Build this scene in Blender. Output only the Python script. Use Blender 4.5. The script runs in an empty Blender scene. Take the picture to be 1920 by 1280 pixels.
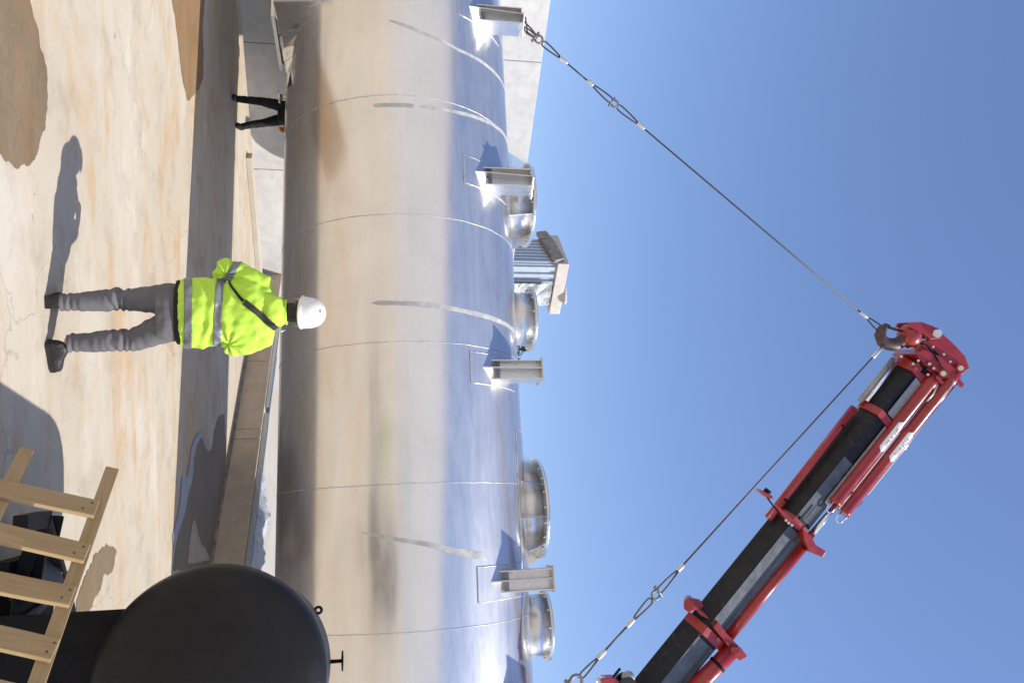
import bpy, bmesh, math, random
import numpy as np
from mathutils import Vector as V, Matrix, noise
random.seed(4)
S = bpy.context.scene
col = S.collection
rad = math.radians

# ------------------------------------------------------------------ camera
H = 1.97                      # lens height
F = 1500.0                    # focal length in pixels of the 1920 px wide photograph
PITCH = math.atan((960-665)/F)
cd = bpy.data.cameras.new('camera'); cam = bpy.data.objects.new('camera', cd); col.objects.link(cam)
cd.sensor_fit = 'HORIZONTAL'; cd.sensor_width = 36; cd.lens = 36*F/1920
cd.clip_start = .05; cd.clip_end = 3000
cp, sp = math.cos(PITCH), math.sin(PITCH)
# the photograph is a portrait picture lying on its side: world up is image right
X_ = V((0, -sp, cp)); Y_ = V((-1, 0, 0)); Z_ = V((0, -cp, -sp))
m = Matrix((X_, Y_, Z_)).transposed().to_4x4(); m.translation = V((0, 0, H)); cam.matrix_world = m
S.camera = cam

# ------------------------------------------------------------------ sun, sky, exposure
SUN = V((.69, -.29, 1.0)).normalized()
elev = math.asin(SUN.z); azim = math.atan2(SUN.x, SUN.y)
w = bpy.data.worlds.new('World'); S.world = w; w.use_nodes = True
nt = w.node_tree
for n_ in list(nt.nodes): nt.nodes.remove(n_)
sky = nt.nodes.new('ShaderNodeTexSky'); sky.sky_type = 'NISHITA'; sky.sun_disc = False
sky.sun_elevation = elev; sky.sun_rotation = azim; sky.air_density = 1.25; sky.dust_density = .5; sky.ozone_density = 3.0
sky.altitude = 200
bg = nt.nodes.new('ShaderNodeBackground'); bg.inputs['Strength'].default_value = .14
wo = nt.nodes.new('ShaderNodeOutputWorld')
tn_ = nt.nodes.new('ShaderNodeMix'); tn_.data_type = 'RGBA'; tn_.blend_type = 'MULTIPLY'; tn_.inputs[0].default_value = 1; tn_.inputs[7].default_value = (.91, .905, 1.05, 1)
nt.links.new(sky.outputs[0], tn_.inputs[6]); nt.links.new(tn_.outputs[2], bg.inputs[0]); nt.links.new(bg.outputs[0], wo.inputs[0])
sd = bpy.data.lights.new('sun', 'SUN'); sd.energy = 4.6; sd.angle = rad(.55); sd.color = (1, .955, .88)
so = bpy.data.objects.new('sun', sd); col.objects.link(so)
so.rotation_euler = SUN.to_track_quat('Z', 'Y').to_euler(); so.location = SUN*40
S.view_settings.view_transform = 'Standard'; S.view_settings.look = 'None'
S.view_settings.exposure = .27; S.view_settings.gamma = 1; S.view_settings.use_curve_mapping = False
S.render.engine = 'CYCLES'
S.cycles.max_bounces = 10; S.cycles.glossy_bounces = 6; S.cycles.sample_clamp_indirect = 8; S.cycles.use_denoising = True

# ------------------------------------------------------------------ measuring helpers
def ray(x, y):
    r = (y-640)/F; u = (x-960)/F
    return V((r, cp-u*sp, sp+u*cp))
O = V((0, 0, H))
def at(x, y, Y): d = ray(x, y); return O+d*(Y/d.y)
def atz(x, y, z=0): d = ray(x, y); return O+d*((z-H)/d.z)
def on_plane(x, y, P, N): d = ray(x, y); return O+d*((P-O).dot(N)/d.dot(N))

# ------------------------------------------------------------------ materials
MATS = {}
def lin(c): return tuple(c)+(1,) if len(c) == 3 else c
class NT:
    def __init__(s, name):
        s.m = bpy.data.materials.new(name); s.m.use_nodes = True; s.t = s.m.node_tree
        s.b = s.t.nodes['Principled BSDF']; MATS[name] = s.m
    def n(s, typ, **k):
        x = s.t.nodes.new(typ)
        for a, v in k.items():
            if a in ('operation', 'blend_type', 'data_type', 'gradient_type', 'bands_direction', 'feature', 'wave_type', 'direction_type', 'axis', 'noise_dimensions', 'normalize', 'invert', 'uv_map', 'distance'):
                setattr(x, a, v)
            else: x.inputs[a].default_value = v
        return x
    def l(s, a, b): s.t.links.new(a, b)
    def coord(s, scale=(1, 1, 1), kind='Object', rot=(0, 0, 0)):
        tc = s.t.nodes.new('ShaderNodeTexCoord'); mp = s.t.nodes.new('ShaderNodeMapping')
        mp.inputs['Scale'].default_value = scale; mp.inputs['Rotation'].default_value = rot
        s.l(tc.outputs[kind], mp.inputs[0]); return mp.outputs[0]
    def noise(s, vec, scale, detail=6, rough=.6, dist=0):
        x = s.n('ShaderNodeTexNoise', Scale=scale, Detail=detail, Roughness=rough, Distortion=dist); s.l(vec, x.inputs['Vector']); return x.outputs['Fac']
    def ramp(s, fac, stops, interp='LINEAR'):
        x = s.t.nodes.new('ShaderNodeValToRGB'); x.color_ramp.interpolation = interp
        e = x.color_ramp.elements
        while len(e) < len(stops): e.new(.5)
        for q, (p_, c) in zip(e, stops):
            q.position = p_; q.color = lin(c) if not isinstance(c, (int, float)) else (c, c, c, 1)
        s.l(fac, x.inputs[0]); return x.outputs[0]
    def mix(s, fac, a, b, mode='MIX'):
        x = s.t.nodes.new('ShaderNodeMix'); x.data_type = 'RGBA'; x.blend_type = mode
        for v, i in ((fac, 0), (a, 6), (b, 7)):
            if isinstance(v, (int, float)): x.inputs[i].default_value = v if i == 0 else (v, v, v, 1)
            elif isinstance(v, tuple): x.inputs[i].default_value = lin(v)
            else: s.l(v, x.inputs[i])
        return x.outputs[2]
    def bump(s, h, strength=.3, dist=.01):
        x = s.n('ShaderNodeBump'); x.inputs['Strength'].default_value = strength; x.inputs['Distance'].default_value = dist
        s.l(h, x.inputs['Height']); s.l(x.outputs[0], s.b.inputs['Normal']); return x
    def set(s, **k):
        for a, v in k.items():
            q = s.b.inputs[a.replace('_', ' ')]
            if hasattr(v, 'links'): s.l(v, q)
            else: q.default_value = lin(v) if isinstance(v, tuple) else v

def simple(name, c, rough=.5, metal=0, var=.12, nscale=6, bump=0, bscale=60, spec=.5, coat=0):
    t = NT(name); v = t.coord()
    n1 = t.noise(v, nscale, 7, .62)
    f = t.ramp(n1, [(.3, 0), (.7, 1)])
    t.set(Base_Color=t.mix(f, tuple(q*(1-var) for q in c), tuple(min(1, q*(1+var)) for q in c)), Metallic=metal)
    r = t.noise(v, nscale*3, 5, .6)
    t.set(Roughness=t.ramp(r, [(.3, max(0, rough-.08)), (.75, min(1, rough+.1))]))
    t.b.inputs['Specular IOR Level'].default_value = spec
    t.b.inputs['Coat Weight'].default_value = coat
    if bump: t.bump(t.noise(v, bscale, 6, .6), bump, .004)
    return t.m

def concrete(name, c1, c2, stain, scale=1.0, kind='Object'):
    t = NT(name); v = t.coord(kind=kind)
    a = t.noise(v, .55*scale, 8, .62, .3); b = t.noise(v, 3.1*scale, 8, .7); g = t.noise(v, 45*scale, 6, .7)
    base = t.mix(t.ramp(a, [(.32, 0), (.68, 1)]), c1, c2)
    base = t.mix(t.ramp(b, [(.42, 0), (.78, .55)]), base, stain)
    sp_ = t.noise(v, 14*scale, 3, .5)
    base = t.mix(t.ramp(sp_, [(.70, 0), (.74, .6)]), base, tuple(q*.45 for q in stain))
    base = t.mix(t.ramp(g, [(.35, .16), (.6, 0)]), base, tuple(q*.55 for q in c1))
    t.set(Base_Color=base, Roughness=.88)
    t.bump(g, .25, .006)
    return t.m

def ground_mat():
    t = NT('ground_concrete')
    v = t.coord(); vs = t.coord(scale=(.42, 1.0, 1), rot=(0, 0, rad(8))); vf = t.coord(scale=(.6, 2.6, 1), rot=(0, 0, rad(14)))
    big = t.noise(v, .35, 6, .6); st = t.noise(vs, 1.3, 9, .70, 1.1); mid = t.noise(v, 2.2, 8, .7); fine = t.noise(v, 60, 5, .7)
    base = t.mix(t.ramp(big, [(.3, 0), (.7, 1)]), (.425, .36, .268), (.515, .462, .375))
    base = t.mix(t.ramp(st, [(.49, 0), (.64, .8)]), base, (.46, .30, .155))       # rusty ochre streaks
    base = t.mix(t.ramp(t.noise(vs, .8, 8, .66, .8), [(.54, 0), (.66, .5)]), base, (.60, .565, .50))
    base = t.mix(t.ramp(mid, [(.50, 0), (.76, .65)]), base, (.27, .215, .15))
    base = t.mix(t.ramp(t.noise(vf, 5.5, 4, .55, 1.2), [(.70, 0), (.735, .75)]), base, (.22, .185, .13))  # dark flecks
    base = t.mix(t.ramp(t.noise(v, 17, 3, .5), [(.735, 0), (.75, .8)]), base, (.16, .13, .10))
    vor = t.n('ShaderNodeTexVoronoi', Scale=.32); vor.feature = 'DISTANCE_TO_EDGE'
    dv = t.coord(); wn = t.n('ShaderNodeTexNoise', Scale=1.6, Detail=5.0); t.l(dv, wn.inputs['Vector'])
    va = t.n('ShaderNodeVectorMath', operation='ADD'); t.l(dv, va.inputs[0]); t.l(wn.outputs['Color'], va.inputs[1]); t.l(va.outputs[0], vor.inputs['Vector'])
    base = t.mix(t.ramp(vor.outputs['Distance'], [(.0, .45), (.0035, 0)]), base, (.20, .16, .12))            # hairline cracks
    base = t.mix(t.ramp(fine, [(.3, .2), (.6, 0)]), base, (.30, .25, .19))
    t.set(Base_Color=base, Roughness=t.ramp(mid, [(.3, .72), (.7, .9)]))
    t.bump(t.mix(.5, fine, mid), .3, .006)
    return t.m
M_GROUND = ground_mat()
def damp(name, c, rough, c2):
    t = NT(name); v = t.coord(scale=(.5, 1.3, 1))
    n1 = t.noise(v, 2.0, 8, .65); n2 = t.noise(v, 30, 5, .6)
    base = t.mix(t.ramp(n1, [(.35, 0), (.68, 1)]), c, c2)
    base = t.mix(t.ramp(n2, [(.4, .3), (.65, 0)]), base, tuple(q*.5 for q in c))
    n3 = t.noise(t.coord(), 3.3, 7, .7, .6); base = t.mix(t.ramp(n3, [(.5, 0), (.72, .6)]), base, (c[0]*1.45, c[1]*1.05, c[2]*.75)); base = t.mix(t.ramp(n3, [(.25, .5), (.42, 0)]), base, tuple(q*.72 for q in c))
    t.set(Base_Color=base, Roughness=t.ramp(n1, [(.35, rough), (.7, min(1, rough+.15))]))
    t.bump(n2, .12, .004); return t.m
M_DAMP = damp('damp_concrete', (.175, .122, .062), .6, (.225, .165, .10))
M_RUSTD = damp('rusty_damp_concrete', (.235, .135, .055), .65, (.26, .185, .11))
M_MUD = damp('dried_mud', (.20, .16, .12), .8, (.25, .20, .145))
M_RIM = damp('bluish_residue', (.27, .28, .30), .4, (.34, .33, .32))
M_WALL = concrete('white_wall_concrete', (.52, .51, .49), (.63, .62, .60), (.33, .32, .30), 1.6)
M_LOWW = concrete('tan_wall_concrete', (.50, .425, .34), (.60, .52, .43), (.32, .25, .18), 2.0)
M_PLAT = concrete('platform_concrete', (.42, .375, .31), (.52, .475, .40), (.34, .28, .20), 1.0)
M_HALL = concrete('hall_render', (.68, .64, .585), (.74, .70, .65), (.56, .52, .46), .4)
M_SLAB = concrete('roof_concrete', (.62, .55, .48), (.70, .64, .57), (.40, .32, .25), 2)

def stainless(name, tank=True, base=(.66, .655, .65), rough=.17):
    t = NT(name)
    if tank:
        uv = t.n('ShaderNodeUVMap', uv_map='UVMap').outputs[0]
        def mp(sc, rot=0):
            x = t.n('ShaderNodeMapping'); x.inputs['Scale'].default_value = sc; x.inputs['Rotation'].default_value = (0, 0, rot); t.l(uv, x.inputs[0]); return x.outputs[0]
        a = t.noise(mp((.5, .35, 1)), 1.0, 3, .5)             # slow waviness of the plate (uv in metres)
        st = t.noise(mp((3.0, .5, 1), rad(6)), 2.2, 8, .68, .4)
        sc = t.noise(mp((1.2, 8, 1), rad(-30)), 2.6, 7, .72, 2.0)
        sm = t.noise(mp((1, 1, 1)), 1.1, 7, .66, .4)
        base_c = t.mix(t.ramp(sm, [(.35, 0), (.7, 1)]), tuple(q*.93 for q in base), tuple(q*1.04 for q in base))
        base_c = t.mix(t.ramp(st, [(.58, 0), (.82, .3)]), base_c, (.50, .485, .46))
        fl = t.noise(mp((1.0, 2.5, 1), rad(20)), 5.5, 5, .6, 1.5)
        mk = t.ramp(fl, [(.72, 0), (.76, .22)])
        base_c = t.mix(mk, base_c, (.88, .88, .88))
        t.set(Base_Color=base_c, Metallic=1.0)
        r = t.ramp(t.mix(.5, st, sc), [(.35, rough-.03), (.66, rough+.07)])
        r = t.mix(mk, r, .40)
        t.set(Roughness=r)
        fine = t.noise(mp((1.5, 30, 1)), 6, 4, .6)
        bm1 = t.n('ShaderNodeBump'); bm1.inputs['Strength'].default_value = .5; bm1.inputs['Distance'].default_value = .03; t.l(a, bm1.inputs['Height'])
        bm2 = t.n('ShaderNodeBump'); bm2.inputs['Strength'].default_value = .012; bm2.inputs['Distance'].default_value = .002; t.l(fine, bm2.inputs['Height']); t.l(bm1.outputs[0], bm2.inputs['Normal'])
        t.l(bm2.outputs[0], t.b.inputs['Normal'])
        t.b.inputs['Anisotropic'].default_value = .55
        tg = t.n('ShaderNodeTangent'); tg.direction_type = 'UV_MAP'; tg.uv_map = 'UVMap'; t.l(tg.outputs[0], t.b.inputs['Tangent'])
        t.b.inputs['Anisotropic Rotation'].default_value = .25
        # dull film over the mill finish: a second, much broader sheen
        b2 = t.n('ShaderNodeBsdfPrincipled'); b2.inputs['Metallic'].default_value = 1; b2.inputs['Roughness'].default_value = .5
        t.l(base_c, b2.inputs['Base Color']); t.l(tg.outputs[0], b2.inputs['Tangent']); b2.inputs['Anisotropic'].default_value = .35; b2.inputs['Anisotropic Rotation'].default_value = .25
        mx = t.n('ShaderNodeMixShader'); t.l(t.ramp(st, [(.35, .26), (.7, .46)]), mx.inputs[0]); t.l(t.b.outputs[0], mx.inputs[1]); t.l(b2.outputs[0], mx.inputs[2])
        t.l(mx.outputs[0], t.t.nodes['Material Output'].inputs['Surface'])
    else:
        v = t.coord(); n1 = t.noise(v, 4, 7, .65); n2 = t.noise(v, 25, 5, .6)
        t.set(Base_Color=t.mix(t.ramp(n1, [(.3, 0), (.7, 1)]), tuple(q*.86 for q in base), base), Metallic=1.0, Roughness=t.ramp(n2, [(.3, rough-.05), (.7, rough+.12)]))
        t.bump(n1, .15, .01)
    return t.m
M_TANK = stainless('tank_stainless', True, (.82, .81, .80), .19)
M_TANK.node_tree.nodes['Principled BSDF'].inputs['Metallic'].default_value = .97
M_STEEL = stainless('plain_stainless', False, (.72, .71, .70), .3)
M_SHINE = stainless('bright_stainless', False, (.76, .75, .74), .18)
M_WELD = simple('weld_bead', (.50, .50, .51), .5, .6, .35, 14)
M_STRIP = simple('matt_strip', (.50, .50, .495), .7, .12, .3, 8, bump=.3)
M_RED = simple('crane_red_paint', (.29, .016, .018), .34, 0, .22, 3, coat=.35)
M_BOOM = None
def boommat():
    t = NT('boom_grey_paint'); v = t.coord(scale=(1, .05, 1)); v2 = t.coord()
    n1 = t.noise(v, 14, 8, .7); n2 = t.noise(v2, 3, 6, .6)
    c = t.mix(t.ramp(n2, [(.3, 0), (.7, 1)]), (.012, .012, .014), (.022, .022, .024))
    c = t.mix(t.ramp(n1, [(.55, 0), (.72, .55)]), c, (.075, .068, .055))
    t.set(Base_Color=c, Roughness=t.ramp(n1, [(.3, .28), (.7, .45)])); t.b.inputs['Specular IOR Level'].default_value = .22
    return t.m
M_BOOM = boommat()
M_SIDE_LIT = simple('lit_blue_grey_paint', (.075, .088, .108), .34, 0, .35, 4, bump=.1)  # boom paint with the sun and sky light put into its colour
M_SILVER = simple('worn_grey_paint', (.30, .31, .31), .4, .3, .2, 20)
M_CHROME = simple('chrome', (.85, .85, .86), .1, 1, .05, 5)
M_ROPE = simple('wire_rope', (.085, .08, .075), .5, .5, .35, 120, bump=.6, bscale=300)
M_FERR = simple('aluminium_ferrule', (.62, .62, .60), .4, .7, .1, 20)
M_SHACK = simple('galvanised_shackle', (.22, .21, .20), .45, .6, .2, 20)
M_HOOK = simple('hook_iron', (.085, .05, .045), .5, .3, .4, 14, bump=.4)
M_WHITEP = simple('white_plastic', (.78, .78, .76), .35, 0, .05, 6)
M_LETTER = simple('red_letter', (.42, .08, .09), .5, 0, .1, 20)
M_BLACKP = simple('black_tank_paint', (.0085, .0085, .0095), .5, 0, .25, 5, bump=.15, bscale=160, spec=.3)
M_BLACKS = simple('black_steel', (.008, .008, .010), .6, 0, .25, 8, spec=.12)
M_LEAF = simple('leaf', (.07, .10, .035), .55, 0, .35, 10)
M_BARK = simple('bark', (.10, .07, .045), .9, 0, .3, 12, bump=.6)
def woodmat():
    t = NT('pallet_wood'); v = t.coord(scale=(1, 1, 1), kind='Generated'); o = t.coord(scale=(14, 14, 1.0))
    oi = t.n('ShaderNodeObjectInfo')
    ad = t.n('ShaderNodeVectorMath', operation='ADD'); t.l(o, ad.inputs[0]); t.l(oi.outputs['Random'], ad.inputs[1])
    g = t.noise(ad.outputs[0], 3.2, 7, .6, 1.4); kn = t.noise(ad.outputs[0], 1.1, 3, .5)
    c = t.mix(t.ramp(g, [(.3, 0), (.7, 1)]), (.33, .22, .095), (.45, .325, .165))
    c = t.mix(t.ramp(kn, [(.68, 0), (.76, .7)]), c, (.20, .11, .05))
    c = t.mix(t.ramp(oi.outputs['Random'], [(0, 0), (1, .35)]), c, (.36, .26, .15))
    t.set(Base_Color=c, Roughness=.75); t.bump(g, .35, .004); return t.m
M_WOOD = woodmat()
def cloth(name, c, var=.08, sheen=0, emis=None, rough=.85):
    t = NT(name); v = t.coord()
    n1 = t.noise(v, 7, 6, .6); n2 = t.noise(v, 260, 3, .6)
    t.set(Base_Color=t.mix(t.ramp(n1, [(.3, 0), (.7, 1)]), tuple(q*(1-var) for q in c), tuple(q*(1+var) for q in c)), Roughness=rough)
    t.bump(t.mix(.5, n1, n2), .25, .004); return t.m
M_HIVIS = cloth('hivis_fabric', (.50, .79, .075), .05)
M_GREYC = cloth('grey_trouser_fabric', (.135, .132, .142), .14)
M_BLACKC = cloth('black_fabric', (.012, .012, .013), .2)
M_BAND = simple('reflective_tape', (.20, .21, .225), .4, .3, .1, 30)
M_SKIN = simple('skin', (.46, .24, .17), .5, 0, .1, 14)
M_HAIR = simple('black_hair', (.012, .010, .009), .5, 0, .4, 60, bump=.6, bscale=200)
M_HELM = simple('white_helmet_plastic', (.80, .80, .79), .28, 0, .03, 6, coat=.3)
M_DOT = simple('red_sticker', (.60, .04, .03), .4)
M_SHOE = simple('black_shoe', (.011, .010, .010), .55, 0, .3, 20, bump=.3)
M_SOLE = simple('shoe_sole', (.016, .016, .016), .7)
M_ORANGE = cloth('orange_glove', (.62, .19, .02), .15)
M_CLAD = simple('corrugated_cladding', (.52, .57, .62), .4, .35, .12, 5)
M_RUST = simple('rusty_fascia', (.27, .245, .23), .8, 0, .5, 6, bump=.5)
def filmmat():
    t = NT('plastic_film'); v = t.coord(); n1 = t.noise(v, 9, 7, .7, 1.0)
    t.set(Base_Color=t.mix(t.ramp(n1, [(.35, 0), (.65, 1)]), (.42, .43, .45), (.66, .65, .63)), Roughness=.12, Alpha=1.0)
    t.b.inputs['Coat Weight'].default_value = .6
    t.bump(n1, .6, .03); return t.m
M_FILM = filmmat()
M_GALV = stainless('galvanised_rail', False, (.55, .60, .66), .3)

# ------------------------------------------------------------------ mesh helpers
def basis(d):
    d = V(d).normalized(); u = V((0, 0, 1)) if abs(d.z) < .95 else V((1, 0, 0))
    a = d.cross(u).normalized(); b = d.cross(a).normalized(); return a, b
class MB:
    def __init__(s): s.v = []; s.f = []; s.sm = []
    def add(s, vs, fs, smooth=False):
        o = len(s.v); s.v += [tuple(q) for q in vs]; s.f += [tuple(i+o for i in f) for f in fs]; s.sm += [smooth]*len(fs); return s
    def box(s, c, size, R=None, bevel=0):
        hx, hy, hz = (q/2 for q in size); c = V(c)
        pts = [V((x, y, z)) for x in (-hx, hx) for y in (-hy, hy) for z in (-hz, hz)]
        if R is not None: pts = [R@q for q in pts]
        return s.add([c+q for q in pts], [(0, 1, 3, 2), (4, 6, 7, 5), (0, 4, 5, 1), (2, 3, 7, 6), (0, 2, 6, 4), (1, 5, 7, 3)])
    def rings(s, rr, closed=False, caps=True, smooth=True):
        n = len(rr[0]); vs = [p for r in rr for p in r]; fs = []
        for i in range(len(rr)-(0 if closed else 1)):
            j = (i+1) % len(rr)
            for k in range(n):
                l = (k+1) % n; fs.append((i*n+k, i*n+l, j*n+l, j*n+k))
        s.add(vs, fs, smooth)
        if caps and not closed:
            o = len(s.v)-len(vs)
            s.f.append(tuple(o+k for k in reversed(range(n)))); s.f.append(tuple(o+(len(rr)-1)*n+k for k in range(n))); s.sm += [False, False]
        return s
    def tube(s, pts, r, n=10, closed=False, caps=True, smooth=True):
        pts = [V(p) for p in pts]; N = len(pts)
        rs = r if isinstance(r, (list, tuple)) else [r]*N
        rr = []; a = None
        for i, p in enumerate(pts):
            if closed: d = pts[(i+1) % N]-pts[i-1]
            else: d = pts[min(i+1, N-1)]-pts[max(i-1, 0)]
            d.normalize()
            if a is None: a, b = basis(d)
            else: a = (a-d*a.dot(d)).normalized(); b = d.cross(a).normalized()
            b = d.cross(a).normalized()
            rr.append([p+(a*math.cos(q)+b*math.sin(q))*rs[i] for q in (2*math.pi*k/n for k in range(n))])
        return s.rings(rr, closed, caps, smooth)
    def cyl(s, p, q, r, n=20, r2=None, smooth=True): return s.tube([p, q], [r, r if r2 is None else r2], n, smooth=smooth)
    def prism(s, poly, vec):
        poly = [V(p) for p in poly]; vec = V(vec); n = len(poly)
        fs = [tuple(range(n)), tuple(reversed(range(n, 2*n)))]+[(i, i+n, (i+1) % n+n, (i+1) % n) for i in range(n)]
        return s.add(poly+[p+vec for p in poly], fs)
    def lathe(s, c, axis, prof, n=32, smooth=True, caps=True):
        axis = V(axis).normalized(); a, b = basis(axis); c = V(c)
        return s.rings([[c+axis*h+(a*math.cos(q)+b*math.sin(q))*max(r, 1e-4) for q in (2*math.pi*k/n for k in range(n))] for r, h in prof], False, caps, smooth)
    def ell(s, c, r, R=None, nu=16, nv=10):
        c = V(c); rr = []
        for i in range(nv+1):
            t = math.pi*i/nv; st = max(math.sin(t), .02)
            row = [V((r[0]*st*math.cos(q), r[1]*st*math.sin(q), -r[2]*math.cos(t))) for q in (2*math.pi*k/nu for k in range(nu))]
            if R is not None: row = [R@q for q in row]
            rr.append([c+q for q in row])
        return s.rings(rr)
    def build(s, name, mat, parent=None, bevel=0, origin=None):
        me = bpy.data.meshes.new(name)
        vs = np.array([tuple(q) for q in s.v], float)
        o = V((0, 0, 0)) if origin is None else V(origin)
        me.from_pydata([tuple(q) for q in (vs-np.array(o))], [], s.f)
        for p_, q in zip(me.polygons, s.sm): p_.use_smooth = q
        bm = bmesh.new(); bm.from_mesh(me); bmesh.ops.recalc_face_normals(bm, faces=bm.faces); bm.to_mesh(me); bm.free()
        me.materials.append(mat)
        ob = bpy.data.objects.new(name, me); col.objects.link(ob)
        ob.location = o
        if parent: ob.parent = parent; ob.matrix_parent_inverse = Matrix(); ob.location = o-world_loc(parent)
        if bevel:
            b = ob.modifiers.new('bevel', 'BEVEL'); b.width = bevel; b.segments = 2; b.limit_method = 'ANGLE'; b.angle_limit = rad(40); b.harden_normals = False
        return ob
def world_loc(o):
    p = V(o.location)
    while o.parent: o = o.parent; p += V(o.location)
    return p
def tag(o, label=None, cat=None, group=None, kind=None):
    for k, v_ in (('label', label), ('category', cat), ('group', group), ('kind', kind)):
        if v_: o[k] = v_
    return o
def thing(name, loc, label, cat, group=None):
    o = bpy.data.objects.new(name, None); o.empty_display_size = .1; o.location = loc; col.objects.link(o); return tag(o, label, cat, group)
def evaluated(ob):
    dg = bpy.context.evaluated_depsgraph_get(); me = bpy.data.meshes.new_from_object(ob.evaluated_get(dg)); return me
def remesh(mb, name, mat, parent, vox=.008, smooth=4, disp=None, origin=None):
    """join overlapping lofts into one continuous skin"""
    ob = mb.build(name, mat, None)
    r = ob.modifiers.new('r', 'REMESH'); r.mode = 'VOXEL'; r.voxel_size = vox
    if smooth: q = ob.modifiers.new('s', 'SMOOTH'); q.iterations = smooth; q.factor = .5
    me = evaluated(ob); old = ob.data; ob.modifiers.clear(); ob.data = me; bpy.data.meshes.remove(old); me.name = name
    if not me.materials: me.materials.append(mat)
    if disp:
        ns = [v_.normal.copy() for v_ in me.vertices]
        for v_, nn in zip(me.vertices, ns): v_.co += nn*disp(v_.co)
    for p_ in me.polygons: p_.use_smooth = True
    if parent is not None:
        off = world_loc(parent)
        me.transform(Matrix.Translation(-off)); ob.parent = parent
    return ob
def cut_shell(src, planes, offset, name, mat, parent, keep=None, both=None):
    """a strip of a garment between cutting planes, lifted off it a little"""
    bm = bmesh.new(); bm.from_mesh(src.data)
    for co, no in planes:
        bmesh.ops.bisect_plane(bm, geom=bm.verts[:]+bm.edges[:]+bm.faces[:], plane_co=co, plane_no=no, clear_outer=True)
    if keep:
        bmesh.ops.delete(bm, geom=[f for f in bm.faces if not keep(f.calc_center_median())], context='FACES')
    bm.normal_update()
    for v_ in bm.verts: v_.co += v_.normal*offset
    me = bpy.data.meshes.new(name); bm.to_mesh(me); bm.free(); me.materials.clear(); me.materials.append(mat)
    for p_ in me.polygons: p_.use_smooth = True
    ob = bpy.data.objects.new(name, me); col.objects.link(ob); ob.parent = parent
    sd_ = ob.modifiers.new('t', 'SOLIDIFY'); sd_.thickness = .003; sd_.offset = 0
    return ob
def sheet(name, px, z, mat, kind='structure', label=None, jag=.03, thick=.0):
    """a ragged flat patch lying on the ground, outline given where it lies"""
    pts = [atz(x, y, z) for x, y in px]; out = []
    for i, p_ in enumerate(pts):
        q = pts[(i+1) % len(pts)]; L = (q-p_).length; k = max(1, int(L/.025))
        for j in range(k):
            t = j/k; r_ = p_.lerp(q, t); n_ = noise.noise(r_*6)*jag+noise.noise(r_*19)*jag*.5+noise.noise(r_*55)*.016; d = (q-p_).normalized()
            out.append(r_+V((-d.y, d.x, 0))*n_)
    bm = bmesh.new(); vs = [bm.verts.new(p_) for p_ in out]; f = bm.faces.new(vs); bm.normal_update()
    if f.normal.z < 0: f.normal_flip()
    bmesh.ops.triangulate(bm, faces=bm.faces[:])
    me = bpy.data.meshes.new(name); bm.to_mesh(me); bm.free(); me.materials.append(mat)
    ob = bpy.data.objects.new(name, me); col.objects.link(ob); tag(ob, label, None, None, kind); return ob

# ================================================================== SETTING
g = MB(); g.add([(-400, -400, 0), (400, -400, 0), (400, 400, 0), (-400, 400, 0)], [(0, 1, 2, 3)])
tag(g.build('ground', M_GROUND), kind='structure')
s1 = 3.2
A_ = [(0, 0), (-60, 0), (-60, 290), (0, 292), (3, 297), (20, 311), (36, 316), (56, 312), (70, 290), (78, 262), (84, 238), (90, 203), (91, 175), (87, 134), (82, 103), (73, 69), (67, 41), (62, 19), (59, 0), (56, -30), (0, -30)]
sheet('damp_patch', A_[1:-1], .004, M_DAMP, jag=.04)
B_ = [(322, 0), (328, 28), (333, 69), (339, 125), (345, 162), (353, 191), (362, 181), (370, 170), (374, 170), (377, 158), (381, 150), (382, 94), (380, 56), (384, 0), (384, -30), (316, -30)]
sheet('damp_patch', B_, .004, M_RUSTD, jag=.02)
def z4(l, sc=2.91, ox=320, oy=640): return [(ox+a/sc, oy+b/sc) for a, b in l]
sheet('mud_patch', z4([(292, 395), (303, 600), (296, 740), (285, 840), (262, 950), (240, 1060), (215, 1240), (100, 1260), (15, 1240), (28, 1120), (60, 960), (92, 830), (112, 740), (118, 640), (140, 560), (168, 500), (188, 560), (205, 602), (225, 590), (240, 480), (262, 410)]), .004, M_MUD, jag=.03)
sheet('bluish_residue', z4([(18, 1130), (10, 1060), (40, 950), (56, 830), (62, 735), (90, 740), (104, 660), (110, 590), (135, 520), (168, 488), (190, 540), (204, 596), (186, 570), (168, 520), (145, 565), (130, 620), (120, 740), (104, 800), (92, 850), (80, 930), (52, 1010)]), .008, M_RIM, jag=.02)
sheet('pale_dry_patch', z4([(128, 950), (140, 1010), (160, 1090), (195, 1140), (215, 1190), (120, 1210), (95, 1210), (105, 1080)]), .008, M_GROUND, jag=.02)
sheet('damp_patch', [(180, 1032), (168, 1068), (152, 1098), (144, 1130), (140, 1150), (162, 1150), (172, 1130), (188, 1108), (196, 1080), (214, 1060), (220, 1032), (205, 1020)], .004, M_DAMP, jag=.05)  # damp concrete and the shadow beside it, painted as one patch

U2 = V((-.785, -.619, 0)).normalized(); COR = V((-1.43, 17.63, 0)); N2 = V((.619, -.785, 0)).normalized()
U1 = V((.605, -.796, 0)).normalized(); N1 = V((-.796, -.605, 0)).normalized()
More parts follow.
